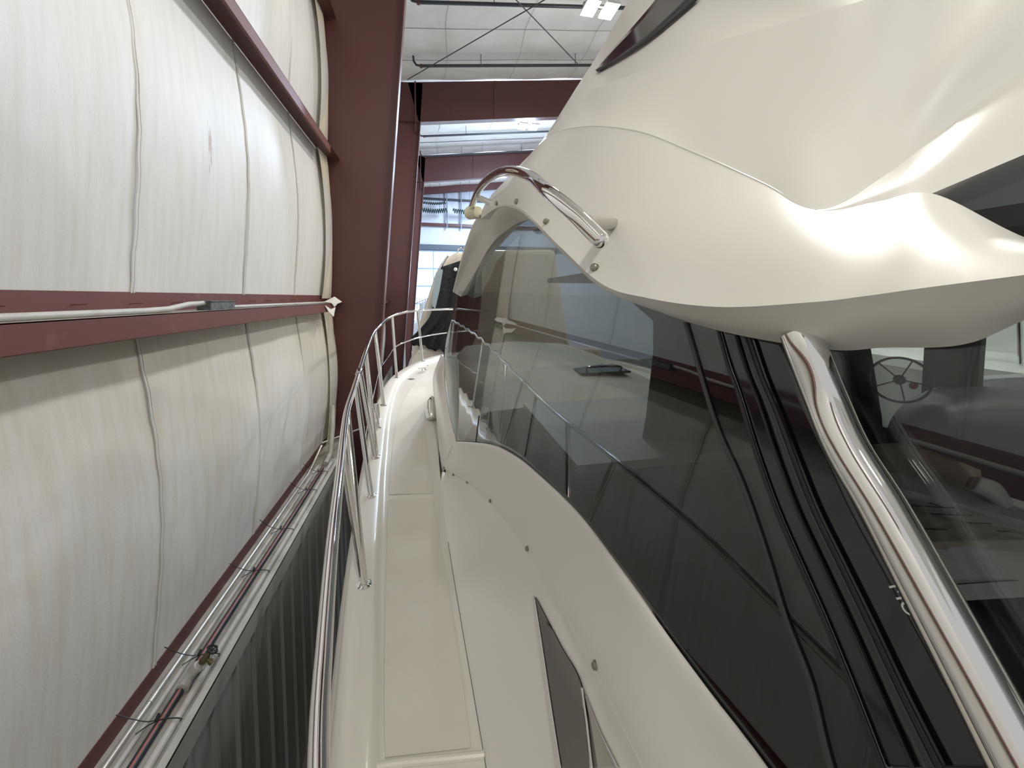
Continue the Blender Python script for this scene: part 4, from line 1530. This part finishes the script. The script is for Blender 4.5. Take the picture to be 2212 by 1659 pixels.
# helm: dash, wheel, seats, settee and table seen through the aft glass
Q = lambda *a: P(*a)
dash = [[Q(1905, 1000, 1.9), Q(1925, 905, 2.0), Q(1990, 850, 2.2), Q(2110, 822, 2.4), Q(2260, 815, 2.4), Q(2420, 830, 2.3)],
        [Q(1912, 1040, 1.6), Q(1935, 950, 1.65), Q(2000, 895, 1.75), Q(2120, 878, 1.8), Q(2260, 890, 1.8), Q(2420, 910, 1.75)],
        [Q(1920, 1100, 1.6), Q(1955, 1060, 1.6), Q(2040, 1040, 1.65), Q(2150, 1080, 1.65), Q(2260, 1120, 1.65), Q(2420, 1160, 1.65)]]
surf('helm_dash', dash, INT_D, 20, 60)
top = [[Q(1925, 905, 2.0), Q(1990, 850, 2.2), Q(2110, 822, 2.4), Q(2260, 815, 2.4), Q(2420, 830, 2.3)],
       [Q(2025, 830, 2.6), Q(2060, 818, 2.65), Q(2120, 812, 2.7), Q(2260, 806, 2.7), Q(2420, 810, 2.7)]]
surf('dash_top', top, mat('dash_vinyl', (0.30, 0.29, 0.27), 0.5), 6, 40, su=False)
# steering wheel
WHEELM = mat('wheel_leather', (0.05, 0.05, 0.05), 0.2, coat=0.5)
wc = Q(1943, 820, 1.75)
wn = Vector((-0.75, -0.55, 0.35)).normalized()
wu = wn.cross(Vector((0, 0, 1))).normalized()
wv = wn.cross(wu)
R_ = 0.102
wh = MB().tube([wc + (wu * math.cos(a) + wv * math.sin(a)) * R_ for a in np.linspace(0, 2 * math.pi, 49)[:-1]], 0.0055, 10, closed=True).build('steering_wheel', WHEELM, yt)
ROOTLOC[wh.name] = ROOTLOC[yt.name]
for a in (0.5, 1.76, 3.0, 4.3, 5.5):
    MB().tube([wc, wc + (wu * math.cos(a) + wv * math.sin(a)) * R_], 0.003, 8).build('spoke', WHEELM, wh)
MB().lathe(wc - wn * 0.02, wn, [(0, 0.02), (0.02, 0.022), (0.03, 0.014)], 16).build('hub', WHEELM, wh)
MB().lathe(Q(1973, 834, 1.85), wn, [(0, 0.016), (0.02, 0.016), (0.026, 0.01)], 12).build('red_knob', mat('red_plastic', (0.3, 0.02, 0.02), 0.4), yt)
# grab handle and wiper arm on the dash
MB().tube(spline([Q(2042, 815, 2.5), Q(2052, 800, 2.5), Q(2068, 797, 2.5), Q(2082, 803, 2.5), Q(2087, 815, 2.5)], 16), 0.014, 8).build('dash_handle', INT_D, yt)
# seat back in brown leather and pale seat
seatb = [Q(1905, 1005, 1.45), Q(2000, 985, 1.5), Q(2112, 1020, 1.5), Q(2128, 1060, 1.45), Q(2070, 1050, 1.4), Q(1960, 1020, 1.35), Q(1900, 1040, 1.3)]
sb = [[Q(1880, 960, 1.55), Q(1950, 958, 1.6), Q(2040, 985, 1.6), Q(2118, 1015, 1.6)], [Q(1900, 1005, 1.45), Q(1960, 1008, 1.48), Q(2050, 1035, 1.48), Q(2125, 1065, 1.48)], [Q(1895, 1040, 1.4), Q(1960, 1050, 1.42), Q(2040, 1080, 1.42), Q(2110, 1105, 1.42)]]
o, _ = surf('seat_back', sb, INT_BR, 12, 20)
solid(o, 0.05, 1)
arm = [[Q(2120, 1030, 1.35), Q(2160, 1045, 1.4), Q(2190, 1085, 1.4)], [Q(2105, 1055, 1.3), Q(2150, 1075, 1.32), Q(2180, 1105, 1.32)]]
o, _ = surf('seat_arm', arm, INT_G, 6, 12)
solid(o, 0.03, 1)
# laminate counter
ct = MB().prism([Q(1828, 1022, 1.25), Q(1960, 1012, 1.6), Q(2010, 1022, 1.6), Q(2240, 1092, 1.5), Q(2500, 1170, 1.4), Q(2500, 1200, 1.2), Q(2220, 1145, 1.2), Q(2010, 1072, 1.22), Q(1850, 1075, 1.1)], (0, 0, -0.02)).build('counter_top', INT_G, yt, smooth=False)
# teak slatted table
tb_ = [Q(1850, 1078, 1.05), Q(1990, 1082, 1.18), Q(2220, 1150, 1.12), Q(2500, 1200, 1.05), Q(2500, 1215, .95), Q(2212, 1165, .98), Q(1985, 1172, .95), Q(1890, 1160, .92)]
MB().prism(tb_, (0, 0, -0.015)).build('slatted_table', TEAK, yt, smooth=False)
for k_ in range(4):
    u_ = 0.15 + 0.22 * k_
    a_ = tb_[0].lerp(tb_[7], u_)
    b_ = Q(2060 + 40 * k_, 1100 + 17 * k_, 1.15 - 0.04 * k_)
    MB().tube([a_ + Vector((0, 0, 0.004)), b_ + Vector((0, 0, 0.004))], 0.0018, 5).build('slat_gap', CRACK, yt)
# pale cabinet face below the table
MB().prism([Q(1985, 1176, .96), Q(2212, 1168, .98), Q(2500, 1216, .96), Q(2500, 1320, .96), Q(2212, 1290, .98), Q(2060, 1299, .97)], (0.02, 0.03, 0)).build('table_cabinet', mat('cabinet_grey', (0.5, 0.5, 0.48), 0.4), yt, smooth=False)
MB().tube([Q(2035, 1264, .955), Q(2212, 1252, .975)], 0.0015, 5).build('cabinet_seam', CRACK, yt)

# =================================================================== OTHER BOATS
# cream boat with a black cover, ahead of the bow
YO = 9.6
cb = thing('covered_boat', 'cream boat with arched roof under a black canvas cover, ahead of the bow', 'boat', (1.2, YO + 2, 0))


def pr(name, px, Y, depth, m, parent, bevel=0.03, smooth=False):
    o = MB().prism([Py(x, y, Y) for x, y in px], (0, depth, 0)).build(name, m, parent, smooth=smooth)
    if bevel:
        b = o.modifiers.new('bevel', 'BEVEL')
        b.width = bevel
        b.segments = 3
    return o


CREAM = mat('cream_gelcoat', (0.70, 0.64, 0.54), 0.2, coat=0.6)
pr('superstructure', [(884, 800), (893, 740), (925, 640), (941, 590), (958, 560), (985, 545), (1040, 540), (1200, 538), (1240, 800)], YO + 0.1, 1.7, CREAM, cb, 0.12)
pr('hull', [(866, 960), (878, 800), (905, 752), (1300, 752), (1330, 1000), (1100, 1130), (900, 1130)], YO, 1.75, CREAM, cb, 0.1)
# draped cover as a folded sheet
L_ = [(953, 577), (947, 600), (938, 640), (930, 680), (908, 710), (890, 728), (888, 742)]
R2 = [(1040, 548), (1040, 600), (1040, 640), (1035, 690), (1030, 720), (1020, 745), (1010, 768)]
La, Ra = spline([Vector((x, y, 0)) for x, y in L_], 24), spline([Vector((x, y, 0)) for x, y in R2], 24)
rows = []
for i, (a, b) in enumerate(zip(La, Ra)):
    row = []
    for j in range(40):
        t = j / 39
        q = a.lerp(b, t)
        fold = 0.05 * math.sin(t * 34 + i * 0.12) * (i / 23) + 0.03 * math.sin(t * 15)
        rag = (3 * math.sin(t * 21) + 2 * math.sin(t * 47)) if i == 23 else 0
        row.append(Py(q.x, q.y + rag + (6 * t if i > 20 else 0), YO - 0.12 - fold))
    rows.append(row)
v, f = quadstrip(rows)
o = add_mesh('canvas_cover', v, f, CANVAS, cb)
solid(o, 0.01, 0)
pr('side_window', [(933, 660), (938, 605), (948, 580), (957, 583), (950, 625), (940, 668)], YO - 0.16, 0.05, mat('pale_blue_window', (0.35, 0.42, 0.46), 0.15), cb, 0)
MB().tube([Py(x, y, YO - 0.05) for x, y in ((968, 552), (962, 560), (949, 585), (941, 620), (935, 665))], 0.025, 8).build('grab_bar', CHROME, cb)
MB().tube(spline([Py(x, y, YO + 0.2) for x, y in ((988, 547), (990, 538), (997, 533), (1003, 540), (1004, 547))], 12), 0.02, 8).build('horn', CHROME, cb)
MB().lathe(Py(984, 582, YO - 0.2), (0, -1, 0), [(0, 0.045), (0.02, 0.045), (0.03, 0.03)], 14).build('white_button', WHITEP, cb)
cr_ = [Py(862, 770, YO - 0.3), Py(880, 760, YO - 0.25), Py(900, 762, YO - 0.2)]

# far pale boat with thin rails before the glazed door
fbt = thing('distant_boat', 'pale boat with thin upright rails far off before the glazed door', 'boat', (0.6, 19, 0))
pr('hull', [(880, 760), (888, 705), (906, 690), (1000, 682), (1100, 682), (1120, 760)], 18.5, 3.0, mat('bluish_gelcoat', (0.6, 0.66, 0.7), 0.25, coat=0.4), fbt, 0.1)
pr('cabin', [(898, 700), (908, 655), (925, 645), (1000, 640), (1060, 640), (1070, 700)], 18.9, 2.2, mat('bluish_cabin', (0.55, 0.62, 0.68), 0.3), fbt, 0.1)
for x_ in (900, 906, 912, 918, 925):
    MB().tube([Py(x_, 692, 18.4), Py(x_ + 1, 640, 18.4)], 0.018, 6).build('rail_post', CHROME, fbt)
MB().tube([Py(896, 656, 18.4), Py(936, 640, 18.4)], 0.018, 6).build('rail', CHROME, fbt)

# neighbouring yacht to starboard, seen through both cabin windows
ny = thing('neighbouring_yacht', 'white yacht berthed beyond, glimpsed through the cabin glass', 'yacht', (7.0, 2, 0))
rows = []
for z_, xo in ((0.4, 1.6), (1.2, 0.7), (2.2, 0.2), (3.2, 0.0), (3.25, -0.06), (3.35, -0.06), (3.4, 0.1)):
    row = []
    for y_ in np.linspace(-5, 7.5, 40):
        bw = 1.6 * max(0, (y_ - 3) / 4.5) ** 2
        row.append(Vector((5.0 + xo + bw, y_, z_)))
    rows.append(row)
rows.append([p + Vector((0.5, 0, 0.05)) for p in rows[-1]])
rows.append([p + Vector((0.25, 0, 0.45)) for p in rows[-1]])
rows.append([p + Vector((1.0, 0, 0.05)) for p in rows[-1]])
v, f = quadstrip(rows)
add_mesh('hull', v, f, GEL, ny, angle=40)
MB().box(6.4, 8.6, -4, 2.5, 3.9, 5.3).build('cabin', GEL, ny, smooth=False)
MB().box(6.36, 6.41, -3.6, 2.1, 4.35, 4.95).build('cabin_window', BLACKG, ny, smooth=False)
for y_ in np.linspace(-4.5, 6.5, 9):
    xx_ = 5.05 + 1.6 * max(0, (y_ - 3) / 4.5) ** 2
    MB().tube([Vector((xx_ + 0.05, y_, 3.4)), Vector((xx_ - 0.05, y_, 4.05))], 0.016, 8).build('stanchion', CHROME, ny)
MB().tube([Vector((5.0 + 1.6 * max(0, (y_ - 3) / 4.5) ** 2, y_, 4.06)) for y_ in np.linspace(-5, 7, 40)], 0.018, 10).build('side_rail', CHROME, ny)
